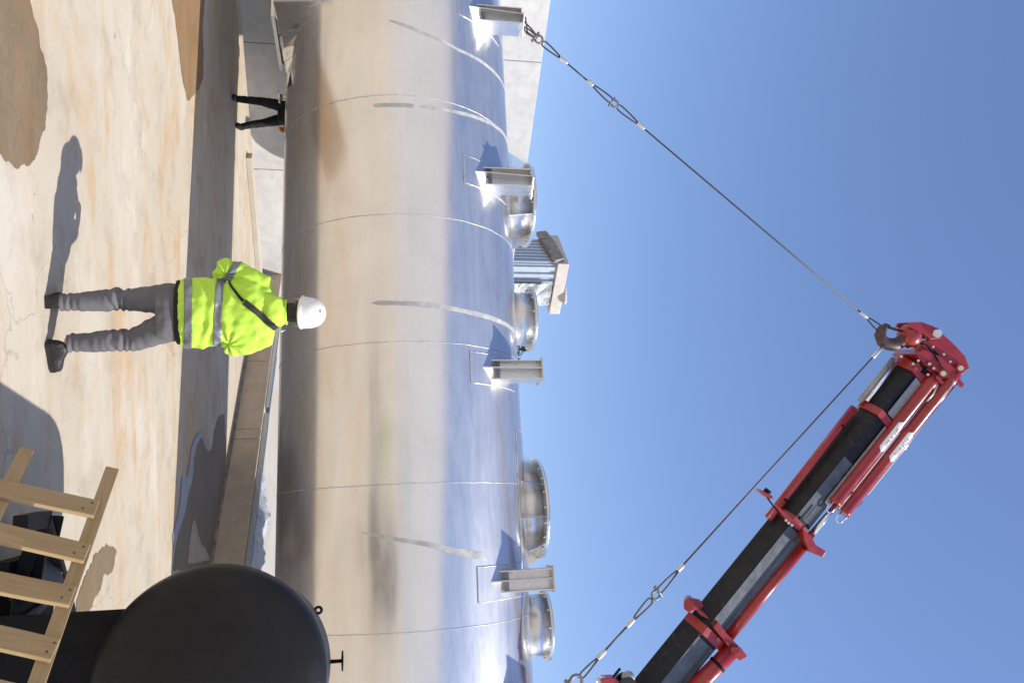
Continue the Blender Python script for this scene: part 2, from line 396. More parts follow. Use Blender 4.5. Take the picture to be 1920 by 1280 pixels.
# tall wall of precast panels, two courses, running to the left
WH = 5.42
tw = thing('concrete_wall', COR, 'tall pale precast concrete wall behind the steel tank', 'wall')
pw = 2.42
def slab(u0, u1, z0, z1, U, N, base, mat, th=.3, name='panel', parent=None, bev=.012):
    b = MB(); g_ = .008
    P = base+U*((u0+u1)/2)-N*(th/2)
    R = Matrix((U, N, V((0, 0, 1)))).transposed()
    b.box((0, 0, 0), (u1-u0-g_, th, z1-z0-g_), R)
    ob = b.build(name, mat, parent, bevel=bev)
    return ob, P+V((0, 0, (z0+z1)/2))
u = -.0
k = 0
while u < 19:
    w_ = pw
    for z0, z1 in ((0, 1.35), (1.35, 2.7), (2.7, 4.05), (4.05, WH)):
        ob, P = slab(u, u+w_, z0, z1, U2, N2, COR, M_WALL, parent=tw); ob.location = P-world_loc(tw)
        if z0 > 4: pass
    u += w_; k += 1
b = MB(); R2 = Matrix((U2, N2, V((0, 0, 1)))).transposed()
b.box(COR+U2*9.7-N2*.17+V((0, 0, WH/2-.03)), (19.3, .2, WH-.08), R2); b.build('wall_core', M_WALL, tw)
# dark dirt bead at wall foot
b = MB(); b.box(COR+U2*9.6+N2*.012+V((0, 0, .03)), (19.2, .02, .06), R2); b.build('wall_foot', M_LOWW, tw)
# low wall of precast panels carrying the raised yard
lw = thing('low_wall', COR, 'low tan concrete wall running right below the raised platform', 'wall')
joints = [0, 2.95, 4.75, 4.98, 7.6, 10.2, 12.8, 15.4]
for u0, u1 in zip(joints[:-1], joints[1:]):
    ob, P = slab(u0, u1, 0, .455, U1, N1, COR, M_LOWW, parent=lw, th=.25); ob.location = P-world_loc(lw)
b = MB(); R1 = Matrix((U1, N1, V((0, 0, 1)))).transposed()
b.box(COR+U1*7.7-N1*.14+V((0, 0, .215)), (15.4, .2, .43), R1); b.build('wall_core', M_LOWW, lw)
b = MB(); b.box(COR+U1*7.7+N1*.015+V((0, 0, .02)), (15.3, .03, .04), R1); b.build('wall_foot', M_RUST, lw)
b = MB(); P0 = COR-N1*.26+V((0, 0, .2)) 
b.box(COR+U1*2.0-N1*12.3+V((0, 0, .225)), (30, 24, .44), R1)
pl = b.build('platform', M_PLAT); tag(pl, kind='structure')
b = MB(); b.box(COR+U2*1.2+N2*.42+V((0, 0, .05)), (3.4, .22, .10), R2); tag(b.build('kerb', M_PLAT, bevel=.01), kind='structure')
# galvanised channels lying on the wall top, two lengths
def channel(u0, u1, off, label, ht=.05, wd=.12, twist=0):
    b = MB(); d = U1+N1*twist; d.normalize(); nn = V((-d.y, d.x, 0))*(1 if N1.dot(V((-d.y, d.x, 0))) > 0 else -1)
    base = COR+U1*u0-N1*off+V((0, 0, .4565)); L = u1-u0
    R = Matrix((d, nn, V((0, 0, 1)))).transposed()
    b.box(base+d*(L/2)+V((0, 0, .004)), (L, wd, .006), R)
    for s_ in (-1, 1):
        b.box(base+d*(L/2)+nn*s_*(wd/2-.003)+V((0, 0, ht/2+.008)), (L, .005, ht), R)
        b.box(base+d*(L/2)+nn*s_*(wd/2-.013)+V((0, 0, ht+.010)), (L, .026, .004), R)
    for q in range(int(L/.5)): b.box(base+d*(.25+q*.5)+V((0, 0, .03)), (.03, wd-.02, .04), R)
    return tag(b.build('metal_channel', M_GALV), label, 'metal channel', 'galvanised channels on the low wall')
channel(1.6, 4.15, .12, 'galvanised channel on the wall top nearer the hooded worker')
channel(4.3, 9.5, .13, 'galvanised channel on the wall top nearer the black tank', .06, .13)
channel(2.4, 4.25, .30, 'short galvanised channel behind the one nearer the hooded worker', .04, .09, .02)
# made-up pipe on brackets, hidden behind the tank, added to cast the shadow on the tall wall
wp_ = thing('shadow_pipe', COR+U2*7+N2*.80+V((0, 0, 1.75)), 'added stainless pipe, unseen behind the tank, casting the shadow on the tall wall', 'pipe')
b = MB(); ctr_ = COR+U2*2.3+N2*.80+V((0, 0, 2.36)); b.lathe(ctr_, U2, [(.02, -.22), (.25, -.19), (.45, -.11), (.56, 0), (.6, .12), (.6, 12)], 48); b.build('shadow_pipe_body', M_STEEL, wp_)
for q in (2.8, 6.5, 10.2):
    b = MB(); R_ = Matrix((U2, N2, V((0, 0, 1)))).transposed(); b.box(COR+U2*q+N2*.62+V((0, 0, 1.70)), (.12, 1.23, .1), R_); b.build('bracket', M_STEEL, wp_)
# grit lying on the yard
b = MB(); rg_ = random.Random(7)
for i in range(420):
    P = atz(rg_.uniform(-5, 335), rg_.uniform(-20, 1300), 0); q_ = rg_.uniform(.002, .006)*(1 if i % 25 else 2)
    b.add([P+V((q_*rg_.uniform(.6, 1.3), 0, 0)), P+V((0, q_*rg_.uniform(.6, 1.3), 0)), P-V((q_, 0, 0)), P-V((0, q_, 0)), P+V((0, 0, q_*.8))], [(0, 1, 4), (1, 2, 4), (2, 3, 4), (3, 0, 4)])
tag(b.build('grit', M_LOWW), kind='stuff')
# crumpled film on the platform
b = MB(); nx, ny = 26, 40; c0 = COR+U1*5.2-N1*.27+V((0, 0, .455)); vs = []; fs = []
for j in range(ny):
    for i in range(nx):
        a_ = i/(nx-1); c_ = j/(ny-1); P = c0+U1*(c_*3.2)-N1*(a_*.55)
        env = math.sin(math.pi*a_)**.5*math.sin(math.pi*c_)**.4
        h_ = env*(.10+.12*abs(noise.noise(P*3.2))+.09*abs(noise.noise(P*9))+.04*abs(noise.noise(P*22)))
        vs.append(P+V((0, 0, h_)))
for j in range(ny-1):
    for i in range(nx-1): fs.append((j*nx+i, j*nx+i+1, (j+1)*nx+i+1, (j+1)*nx+i))
b.add(vs, fs, False); tag(b.build('plastic_film', M_FILM), 'crumpled clear plastic film lying on the low wall by the black tank', 'plastic film')

# hall that closes the yard on the left (outside the picture, it shows mirrored in the tank)
hall = thing('industrial_hall', (-16, 3, 0), 'pale rendered hall closing the yard on the left', 'building')
Bh = COR+U2*18.8
ob, P = slab(0, 34, 0, 15.5, -N2*-1, U2*-1, Bh, M_HALL, th=.5, name='wall', parent=hall, bev=0); ob.location = P-world_loc(hall)
b = MB(); Rh = Matrix((N2, -U2, V((0, 0, 1)))).transposed()
b.box(Bh+N2*17+U2*.2+V((0, 0, 15.65)), (34.4, 1.0, .28), Rh); b.build('roof', M_SLAB, hall)
b = MB(); b.box(Bh+N2*17+U2*10+V((0, 0, 7.6)), (33.8, 19, 15.2), Rh); b.build('wall', M_HALL, hall)
for q in (20, 26):
    b = MB(); b.box(Bh+N2*q-U2*.03+V((0, 0, 2.2)), (3.4, .08, 4.4), Rh); b.build('door', M_CLAD, hall)

# tower with ribbed cladding and a slab roof beyond the tank
K = at(1000, 495, 24); K.z = 0
def proj(P):
    P = V(P)-O; fw = P.y*cp+P.z*sp; return 960+F*(-P.y*sp+P.z*cp)/fw, 640+F*P.x/fw
def solve(base, d, ytgt, lo=0, hi=15):
    f = lambda q: proj(base+d*q+V((0, 0, 7)))[1]-ytgt
    s_ = f(lo) > 0
    for _ in range(40):
        mid = (lo+hi)/2
        if (f(mid) > 0) == s_: lo = mid
        else: hi = mid
    return lo
dL = -U1; dR = -U2
wR = solve(K, dR, 573); wL = solve(K, dL, 449)
zt = at(1044, 495, 24).z
tower = thing('clad_tower', K, 'small ribbed metal tower with concrete roof slab beyond the tank', 'building')
b = MB(); b.prism([K+V((0, 0, 0)), K+dR*wR, K+dR*wR+dL*wL, K+dL*wL], (0, 0, zt)); b.build('wall', M_CLAD, tower)
for d_, w_, nn in ((dR, wR, N2), (dL, wL, N1)):
    n_ = 6 if d_ is dR else 8
    for i in range(n_):
        b = MB(); c_ = K+d_*(w_*(i+.5)/n_)+nn*.02
        R = Matrix((d_, nn, V((0, 0, 1)))).transposed(); b.box(c_+V((0, 0, zt/2)), (w_/n_*.55, .09, zt-.02), R); b.build('cladding_rib', M_CLAD, tower, bevel=.02)
b = MB(); ov = .24; zt2 = zt
q0 = K-dR*.10-dL*.12
b.prism([q0+V((0, 0, zt)), q0+dR*(wR+ov+.1)+V((0, 0, zt)), q0+dR*(wR+ov+.1)+dL*(wL+.3)+V((0, 0, zt)), q0+dL*(wL+.3)+V((0, 0, zt))], (0, 0, .36)); b.build('roof', M_SLAB, tower, bevel=.02)
b = MB()
b.prism([q0-dL*.0+N1*.01+V((0, 0, zt-.12)), q0+dL*(wL+.25)+N1*.01+V((0, 0, zt-.38)), q0+dL*(wL+.35)+N1*.01+V((0, 0, zt-.05)), q0+dL*(wL*.75)+N1*.01+V((0, 0, zt+.10)), q0+dL*.15+N1*.01+V((0, 0, zt+.20))], N1*.12); b.build('fascia', M_RUST, tower)
b = MB(); c_ = K+dR*(wR*.62)+N2*.13
vs = []; fs = []
for j in range(30):
    for i in range(10):
        P = c_+dR*((i/9-.5)*wR*.5)+V((0, 0, zt-.1-j/29*2.6)); vs.append(P+N2*(.05+.22*abs(noise.noise(P*2.3+V((3, 1, 2))))))
for j in range(29):
    for i in range(9): fs.append((j*10+i, j*10+i+1, (j+1)*10+i+1, (j+1)*10+i))
b.add(vs, fs); b.build('loose_film', M_FILM, tower)
b = MB(); c_ = K+dR*(wR*.72)+V((0, 0, zt+.42)); b.ell(c_+V((0, 0, .0)), (.32, .25, .08)); remesh(b, 'rubble_heap', M_SLAB, tower, .05, 0, lambda co: .06*noise.noise(co*6))

# tree whose top leaves peep over the tank
tp = at(985, 652, 21); tx = V((tp.x, 21, 0)); top = at(1000, 652, 21).z
tree = thing('tree', tx, 'green tree whose top leaves peep over the tank between two pipe flanges', 'tree')
b = MB(); b.tube([tx, tx+V((.05, 0, 1.6)), tx+V((-.03, .05, 3.2)), tx+V((0, 0, top-.5))], [.14, .11, .08, .02], 10)
for i in range(9):
    z_ = 1.8+i*(top-2.4)/9; a_ = i*2.4; L = .9*(1-i/11); b.tube([tx+V((0, 0, z_)), tx+V((math.cos(a_)*L*.5, math.sin(a_)*L*.5, z_+.3)), tx+V((math.cos(a_)*L, math.sin(a_)*L, z_+.75))], [.035, .022, .008], 6)
b.build('trunk', M_BARK, tree)
b = MB()
for i in range(5200):
    h_ = random.random()**.8; zz = 1.9+h_*(top-1.9); rr_ = (1.15*math.sin(math.pi*min(1, .12+.88*h_))**.8+.06)*random.random()**.5*(.25 if h_ > .93 else 1)
    a_ = random.random()*6.28; P = tx+V((math.cos(a_)*rr_, math.sin(a_)*rr_, zz))
    if noise.noise(P*2.2) < -.12: continue
    d = V((random.uniform(-1, 1), random.uniform(-1, 1), random.uniform(-.6, .4))).normalized()*random.uniform(.05, .09); e_ = d.cross(V((random.random(), random.random(), 1))).normalized()*d.length*.35
    b.add([P, P+d*.5+e_, P+d, P+d*.5-e_], [(0, 1, 2, 3)])
cr = b.build('crown', M_LEAF, tree); cr['kind'] = 'stuff'

# ================================================================== STEEL TANK
TC = V((0, 11.265, 2.602)); TR = 1.6205; tt = rad(13.54)
E_ = V((math.cos(tt), -math.sin(tt), 0)); NN = V((-math.sin(tt), -math.cos(tt), 0)); UP = V((0, 0, 1))
def T(s_, phi, r=None):
    r = TR if r is None else r; return TC+E_*s_+(NN*math.cos(phi)+UP*math.sin(phi))*r
def TQ(s_, q, z): return TC+E_*s_+NN*q+UP*z
tank = thing('steel_tank', TC-UP*TR, 'long brushed stainless steel tank hanging from the crane', 'tank')
sL, sR = -6.3, 7.2
def shell(name, mat, s0, s1, p0, p1, r, ns, npn, parent, closed):
    me = bpy.data.meshes.new(name); vs = []; fs = []; uvs = []
    for i in range(ns+1):
        s_ = s0+(s1-s0)*i/ns
        for k in range(npn+(0 if closed else 1)): vs.append(T(s_, p0+(p1-p0)*k/npn, r)-world_loc(parent))
    W = npn if closed else npn+1
    for i in range(ns):
        for k in range(npn):
            l = (k+1) % W if closed else k+1
            fs.append((i*W+k, i*W+l, (i+1)*W+l, (i+1)*W+k)); ds = (s1-s0)/ns; dp = (p1-p0)/npn*r
            uvs += [(k*dp, i*ds), ((k+1)*dp, i*ds), ((k+1)*dp, (i+1)*ds), (k*dp, (i+1)*ds)]
    me.from_pydata([tuple(q) for q in vs], [], fs)
    ul = me.uv_layers.new(name='UVMap')
    for i, q in enumerate(uvs): ul.data[i].uv = q
    for p_ in me.polygons: p_.use_smooth = True
    me.materials.append(mat)
    bm = bmesh.new(); bm.from_mesh(me); bmesh.ops.recalc_face_normals(bm, faces=bm.faces); bm.to_mesh(me)
    f0 = bm.faces[:] and None; bm.free()
    ob = bpy.data.objects.new(name, me); col.objects.link(ob); ob.parent = parent; return ob
shell('shell', M_TANK, sL, sR, 0, 2*math.pi, TR, 80, 160, tank, True)
for s_, d_ in ((sL, -1), (sR, 1)):
    prof = [(TR, 0)]+[(TR*math.cos(a_), .55*math.sin(a_)) for a_ in (rad(q) for q in range(6, 91, 7))]
    b = MB(); b.lathe(T(s_, 0, 0), E_*d_, prof, 96); b.build('dished_head', M_SHINE, tank)
# circumferential weld seams
for s_ in (-4.48, -2.86, -1.23, .39, 2.06, 3.67, 5.28):
    b = MB(); N_ = 300; b.tube([T(s_+.006*noise.noise(V((q*.2, s_, 0))), 2*math.pi*q/N_, TR+.001) for q in range(N_)], [.0045*(1+.6*noise.noise(V((q*.9, s_*3, 1)))) for q in range(N_)], 6, closed=True)
    b.build('weld_seam', M_WELD, tank)
# matt grey strips over the upper half
def strip(pts, w0, w1, name='dull_strip', mat=None):
    b = MB(); N_ = 60; vs = []; fs = []
    for i in range(N_+1):
        t = i/N_; k_ = t*(len(pts)-1); j = min(int(k_), len(pts)-2); f = k_-j
        s_ = pts[j][0]*(1-f)+pts[j+1][0]*f; ph = rad(pts[j][1]*(1-f)+pts[j+1][1]*f); w_ = (w0+(w1-w0)*t)*(1+.25*noise.noise(V((t*14, s_, 0))))
        if t < .04: w_ *= t/.04*.8+.2
        for dd in (-.5, .5):
            for rr_ in (TR+.0015,): vs.append(T(s_+dd*w_, ph, rr_))
    for i in range(N_): fs.append((2*i, 2*i+1, 2*i+3, 2*i+2))
    b.add(vs, fs, True); return b.build(name, mat or M_STRIP, tank)
strip([(-3.95, -7), (-3.79, 10.8), (-3.69, 27.4), (-3.70, 50), (-3.74, 80)], .045, .055)
strip([(-2.72, -14.2), (-2.72, 4)], .05, .055)
strip([(-2.72, 6.5), (-2.73, 15), (-2.75, 26.2), (-2.83, 50), (-2.93, 80)], .04, .06)
strip([(-.1, -15.4), (-.07, 8), (-.03, 28.4), (0, 58.9), (.03, 80)], .055, .065)
strip([(2.58, -20), (2.66, -8), (2.74, 5.9), (2.84, 18), (2.92, 33)], .02, .095)
strip([(1.10, 30.0), (1.55, 29.0)], .02, .03)
# pads and the five I-section stubs on the shoulder
SP = [-4.45, -1.97, .66, 3.22, 4.64]
def quadpad(s0, s1, p0, p1, r0=.004, name='doubler_plate', mat=None):
    ob = shell(name, mat or M_TANK, s0, s1, rad(p0), rad(p1), TR+r0+.004, 6, 14, tank, False)
    for a_, c_ in (((s0, p0), (s1, p0)), ((s1, p0), (s1, p1)), ((s0, p0), (s0, p1))):
        pass
    b = MB(); loop = [(s0, p0), (s1, p0), (s1, p1), (s0, p1)]; pts = []
    for i in range(4):
        a_ = loop[i]; c_ = loop[(i+1) % 4]
        for k_ in range(10): f = k_/10; pts.append(T(a_[0]+(c_[0]-a_[0])*f, rad(a_[1]+(c_[1]-a_[1])*f), TR+r0))
    b.tube(pts, .007, 6, closed=True); w_ = b.build('edge_weld', M_WELD, ob)
    w_.location = V((0, 0, 0)); w_.data.transform(Matrix.Translation(-world_loc(tank))); w_.location = (0, 0, 0)
    return ob
for i, s_ in enumerate(SP):
    quadpad(s_-.19, s_+.20, 28, 62)
    st = bpy.data.objects.new('support_stub', None); st.empty_display_size = .1; col.objects.link(st); st.parent = tank; st.location = TQ(s_, 1.1, .9)-world_loc(tank)
    q0, q1 = .92, 1.24; zc = 1.70
    def zs(q): return math.sqrt(TR*TR-q*q)-.01
    hw = .125; th = .014
    for sx in (-1, 1):
        b = MB(); ss = s_+sx*hw
        b.prism([TQ(ss, q0, zs(q0)), TQ(ss, q1, zs(q1)), TQ(ss, q1, zc), TQ(ss, q0, zc)], E_*(th*-sx)); b.build('flange_plate', M_STEEL, st)
    b = MB(); b.prism([TQ(s_-.02, q0+.02, zs(q0+.02)), TQ(s_-.02, q1+.1, zs(q1+.1)), TQ(s_-.02, q1+.02, zc-.002), TQ(s_-.02, q0+.02, zc-.002)], E_*th); b.build('web_plate', M_STEEL, st)
    b = MB(); qm = 1.10; b.prism([TQ(s_-hw+.016, qm, zs(qm)), TQ(s_+hw-.016, qm, zs(qm)), TQ(s_+hw-.016, qm, zc-.002), TQ(s_-hw+.016, qm, zc-.002)], NN*th); b.build('back_plate', M_STEEL, st)
    ang = rad(45) if i < 2 else rad(4)
    Rz = Matrix.Rotation(ang, 3, 'Z')@Matrix((E_, NN, UP)).transposed()
    b = MB(); b.box(TQ(s_, 1.06, zc+.012), (.31, .40, .022), Matrix((E_, NN, UP)).transposed() if i >= 2 else Rz); b.build('end_plate', M_STEEL, st, bevel=.003)
# nozzles on the crown of the tank
def nozzle(s_, r, ztop, fl, gus=0, flange_t=.03, q=0, gr=0, bolts=16, rough=M_STEEL, kind='flanged_nozzle'):
    c = TQ(s_, q, 0); z0 = math.sqrt(max(.2, TR*TR-(r+abs(q))**2))-.05
    base = bpy.data.objects.new(kind, None); base.empty_display_size = .1; col.objects.link(base); base.parent = tank; base.location = c+UP*z0-world_loc(tank)
    b = MB(); b.lathe(c, UP, [(r, z0), (r, ztop), (r-.015, ztop), (r-.015, z0)], 48); b.build('neck', rough, base)
    b = MB(); b.lathe(c, UP, [(r-.012, ztop-flange_t), (fl, ztop-flange_t), (fl, ztop), (r-.012, ztop)], 48, smooth=False); b.build('flange', M_STEEL, base, bevel=.003)
    b = MB(); b.lathe(c, UP, [(.01, ztop+.004), (fl-.01, ztop+.004), (fl-.01, ztop+.014), (.01, ztop+.016)], 48, smooth=False); b.build('cover_plate', M_STEEL, base)
    for k_ in range(bolts):
        a_ = 2*math.pi*k_/bolts; b = MB(); P = c+(E_*math.cos(a_)+NN*math.sin(a_))*(fl-.04); b.cyl(P+UP*(ztop-flange_t-.025), P+UP*(ztop+.03), .013, 6, smooth=False); b.build('bolt', M_STEEL, base)
    for k_ in range(gus):
        a_ = 2*math.pi*(k_+.25)/gus; d = E_*math.cos(a_)+NN*math.sin(a_); b = MB(); tn = V((-d.y, d.x, 0))
        def zsurf(rr_): P = (c+d*rr_)-TC; qq = P.dot(NN); return math.sqrt(max(.04, TR*TR-qq*qq))-.01
        b.prism([c+d*(r-.005)+UP*zsurf(r), c+d*(fl+gr)+UP*zsurf(fl+gr), c+d*(fl-.02)+UP*(ztop-flange_t-.002), c+d*(r-.005)+UP*(ztop-flange_t-.002)], tn*.012); b.build('gusset', M_SHINE, base)
    return base
nozzle(-2.12, .50, 1.92, .63, 8, .035, -.05, .16, 20)
nozzle(-.32, .38, 1.86, .47, 0, .03, .05, 0, 12)
nozzle(2.36, .52, 1.85, .68, 10, .035, -.05, .12, 20, kind='manway')
nozzle(3.86, .39, 1.85, .46, 0, .03, .05, 0, 12)
quadpad(1.36, 3.15, 60.5, 100, .006)
# short drain stub on the underside
dn = bpy.data.objects.new('drain_nozzle', None); dn.empty_display_size = .05; col.objects.link(dn); dn.parent = tank
dp = on_plane(535, 183, TC-NN*.1, NN); dn.location = dp-world_loc(tank)
ztb = TC.z-TR
b = MB(); b.cyl(V((dp.x, dp.y, ztb+.05)), V((dp.x, dp.y, ztb-.09)), .04, 16); b.build('pipe', M_STEEL, dn)
b = MB(); b.cyl(V((dp.x, dp.y, ztb-.09)), V((dp.x, dp.y, ztb-.11)), .085, 20, smooth=False); b.build('flange', M_STEEL, dn)
# polished skirt of the left saddle
sk = bpy.data.objects.new('saddle', None); sk.empty_display_size = .1; col.objects.link(sk); sk.parent = tank; sk.location = TQ(-4.3, .8, -1.5)-world_loc(tank)
up_ = [(-3.60, -76), (-3.77, -68.7), (-3.92, -66), (-4.06, -64.5), (-4.2, -58), (-4.33, -49.5), (-4.44, -41)]
lowpx = [(540, 158), (537, 140), (533, 118), (528, 92), (523.5, 66), (519, 38), (513, 4)]
QP = TQ(0, .62, 0)
up3 = [T(s_, rad(a_), TR+.002) for s_, a_ in up_]; lo3 = [on_plane(x, y, QP, NN) for x, y in lowpx]
for i, tw_ in enumerate((0, .0, .03, -.01, .03, 0)):
    a0, a1, c0_, c1_ = up3[i], up3[i+1], lo3[i], lo3[i+1]
    b = MB(); b.prism([a0+NN*tw_*.3, a1, c1_, c0_+NN*tw_], -NN*.012); b.build('saddle_plate', M_SHINE, sk)
for i in range(6):
    b = MB(); b.tube([lo3[i]+NN*.006, lo3[i+1]+NN*.006], .006, 6); b.build('edge_bar', M_STEEL, sk)
b = MB(); b.prism([lo3[-1], up3[-1], up3[-1]+NN*.16, lo3[-1]+NN*.28], -E_*.04); b.build('end_flange', M_WHITEP, sk)  # steel flange edge, its sunlit brightness painted as white
b = MB(); b.box(TQ(-5.4, -.2, -1.78), (1.5, 1.4, .05), Matrix((E_, NN, UP)).transposed()); b.build('base_plate', M_STEEL, sk)
for q in (-.8, .4):
    b = MB(); b.box(TQ(-5.2, q, -1.5), (1.0, .03, .6), Matrix((E_, NN, UP)).transposed()); b.build('web_plate', M_STEEL, sk)

# ================================================================== CRANE
BP = at(1316, 1179, 11.25); BT = at(1704, 697, 11.4)
a_ax = (BT-BP).normalized(); c_ax = (V((0, -1, 0))-a_ax*V((0, -1, 0)).dot(a_ax)).normalized(); b_ax = c_ax.cross(a_ax).normalized()
if b_ax.z < 0: b_ax = -b_ax
Lt = (BT-BP).length
def BW(l, b_, c_): return BP+a_ax*l+b_ax*b_+c_ax*c_
def bl(x, y, c_=0):
    P = on_plane(x, y, BP+c_ax*c_, c_ax); return (P-BP).dot(a_ax), (P-BP).dot(b_ax)
def bpx(x, y, c_=0): l, b_ = bl(x, y, c_); return BW(l, b_, c_)
crane_base = BW(-8.6, 0, 0); crane_base.z = 0
crane = thing('loader_crane', crane_base, 'red and black telescopic crane boom holding the steel tank', 'crane')
def hexa(W, D, l, dz=0):
    return [BW(l, b_+dz, c_) for b_, c_ in ((W*.5, D*.30), (W*.42, D*.40), (-W*.19, D*.5), (-W*.42, D*.16), (-W*.5, 0), (-W*.42, -D*.16), (-W*.19, -D*.5), (W*.42, -D*.40), (W*.5, -D*.30))]
def section(l0, l1, W, name='boom_section', mat=None, dz=0):
    b = MB(); b.rings([hexa(W, W*.85, l0, dz), hexa(W, W*.85, l1, dz)], smooth=False); ob = b.build(name, mat or M_BOOM, crane, bevel=.012); return ob
lc3 = 0; lc2 = bl(1487, 984)[0]; lc1 = bl(1641, 783)[0]; lc0 = bl(1704, 697)[0]
section(-8.9, lc3, .62, dz=-.03); section(lc3-.1, lc2, .58); section(lc2-.1, lc1, .54); section(lc1-.1, lc0+.05, .50)
# added overlays: light on the camera-side flanks painted as a lighter blue-grey
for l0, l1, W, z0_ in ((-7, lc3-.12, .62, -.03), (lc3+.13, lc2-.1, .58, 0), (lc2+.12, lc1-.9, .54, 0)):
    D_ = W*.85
    b = MB(); b.prism([BW(l0, -W*.17+z0_, D_*.497+.004), BW(l1, -W*.17+z0_, D_*.497+.004), BW(l1, W*.41+z0_, D_*.402+.004), BW(l0, W*.41+z0_, D_*.402+.004)], c_ax*.004); b.build('side_plate', M_SIDE_LIT, crane)
# long wear strips on the camera side of the boom
for l0, l1, W in ((-6, lc3-.12, .64), (lc3+.12, lc2-.1, .60), (lc2+.15, lc1-.9, .565)):
    b = MB(); b.prism([BW(l0, W*.20, W*.85*.455+.009), BW(l1, W*.20, W*.85*.455+.009), BW(l1, W*.215, W*.85*.452+.009), BW(l0, W*.215, W*.85*.452+.009)], c_ax*.004); b.build('wear_strip', M_BOOM, crane)
b = MB(); b.prism([BW(lc1+.1, .02, .226), BW(lc0-.1, .02, .226), BW(lc0-.1, .20, .206), BW(lc1+.1, .20, .206)], c_ax*.006); b.build('side_plate', M_SILVER, crane)
b = MB(); b.prism([BW(lc2+.55, .12, .228), BW(lc1-.08, .12, .228), BW(lc1-.08, .235, .213), BW(lc2+.55, .235, .213)], c_ax*.006); b.build('side_plate', M_SILVER, crane)
def collar(l, W, th, ears=True):
    b = MB(); o = hexa(W+.075, (W+.09)*.85, l-th/2); i_ = hexa(W-.02, (W-.02)*.85, l-th/2)
    o2 = [p+a_ax*th for p in o]; i2 = [p+a_ax*th for p in i_]
    b.rings([i_, o, o2, i2], closed=True, smooth=False); return b.build('collar', M_RED, crane, bevel=.008)
collar(lc3, .61, .14); collar(lc2, .57, .12); collar(lc1, .56, .13); collar(lc0, .52, .17)
# collar lugs towards the upper side
def lug(px, c0, c1, name='lug_plate'):
    b = MB(); pts = [bpx(x, y, c0) for x, y in px]; b.prism(pts, c_ax*(c1-c0)); return b.build(name, M_RED, crane, bevel=.01)
lug([(1488, 985), (1503, 997), (1512, 1014), (1531, 1026), (1524, 1037), (1500, 1027), (1490, 1006)], .10, .36)
lug([(1332, 1154), (1350, 1178), (1370, 1199), (1384, 1216), (1376, 1222), (1354, 1204), (1340, 1186), (1324, 1166)], .08, .32)
lug([(1352, 1196), (1368, 1198), (1380, 1214), (1366, 1222), (1354, 1212)], .02, .38, 'cylinder_bracket')
b = MB(); b.cyl(bpx(1376, 1218, .43), bpx(1376, 1218, .48), .045, 18); b.build('pin', M_RED, crane)
lug([(1310, 1150), (1302, 1140), (1288, 1146), (1281, 1136), (1288, 1125), (1300, 1132), (1318, 1146), (1330, 1160)], .18, .24)
lug([(1305, 1138), (1292, 1132), (1296, 1119), (1310, 1122), (1322, 1140)], .0, .06)
b = MB(); b.cyl(bpx(1291, 1124, .0), bpx(1291, 1133, .26), .07, 16); b.build('roller', M_RED, crane)
b = MB(); b.cyl(bpx(1289, 1137, .23), bpx(1289, 1137, .27), .055, 16); b.build('pin', M_RED, crane)
# under-side tubes (image left of the boom)
b = MB(); b.cyl(bpx(1440, 972, .1), bpx(1601, 764, .1), .065, 14); b.build('hydraulic_tube', M_RED, crane)
b = MB(); b.cyl(bpx(1612, 752, .05), bpx(1675, 672, .05), .045, 14); b.build('hydraulic_tube', M_SILVER, crane)
b = MB(); b.cyl(bpx(1625, 752, .12), bpx(1682, 678, .12), .028, 14); b.build('piston_rod', M_CHROME, crane)
for x, y in ((1578, 796), (1471, 934)):
    b = MB(); b.cyl(bpx(x-3, y+4, .1), bpx(x, y, .1), .07, 14); b.build('hose_clip', M_BLACKS, crane)
# upper tubes
b = MB(); b.cyl(bpx(1366, 1192, .2), bpx(1503, 1026, .2), .085, 16); b.build('hydraulic_tube', M_RED, crane)
b = MB(); b.cyl(bpx(1262, 1330, .26), bpx(1378, 1212, .26), .125, 20); b.build('hydraulic_cylinder', M_RED, crane)
b = MB(); b.cyl(bpx(1262, 1330, .26)-a_ax*5, bpx(1262, 1330, .26), .125, 20); b.build('hydraulic_cylinder', M_RED, crane)
b = MB(); b.cyl(bpx(1343, 1247, .26), bpx(1347, 1243, .26), .132, 18); b.build('hose_clip', M_BLACKS, crane)
b = MB(); b.cyl(bpx(1515, 1012, .2), bpx(1572, 940, .2), .042, 14); b.build('piston_rod', M_CHROME, crane)
b = MB(); b.tube([bpx(1512, 1004, .28), bpx(1549, 962, .28)], .01, 8); b.build('hydraulic_hose', M_BLACKS, crane)
def bigcyl(p0, p1, r, rod=None):
    c = bpy.data.objects.new('extension_cylinder', None); c.empty_display_size = .1; col.objects.link(c); c.parent = crane; P0 = bpx(*p0, .22); P1 = bpx(*p1, .22); c.location = P0-world_loc(crane)
    b = MB(); d = (P1-P0).normalized(); b.tube([P0, P0+d*.05, P0+d*.06, P1-d*.2, P1-d*.19, P1], [r*1.08, r*1.08, r, r, r*1.1, r*1.1], 24); b.build('barrel', M_RED, c)
    return c, P0, P1, d
cA, A0, A1, dA = bigcyl((1562, 943), (1752, 706), .098)
cB, B0, B1, dB = bigcyl((1580, 962), (1790, 700), .098)
b = MB(); b.tube([A0+b_ax*.12+c_ax*.02, A1+b_ax*.12+c_ax*.02], .018, 8); b.build('hard_line', M_CHROME, cA)
b = MB(); b.tube([B0+b_ax*.12+c_ax*.02+a_ax*.5, B1+b_ax*.12+c_ax*.02], .015, 8); b.build('hard_line', M_CHROME, cB)
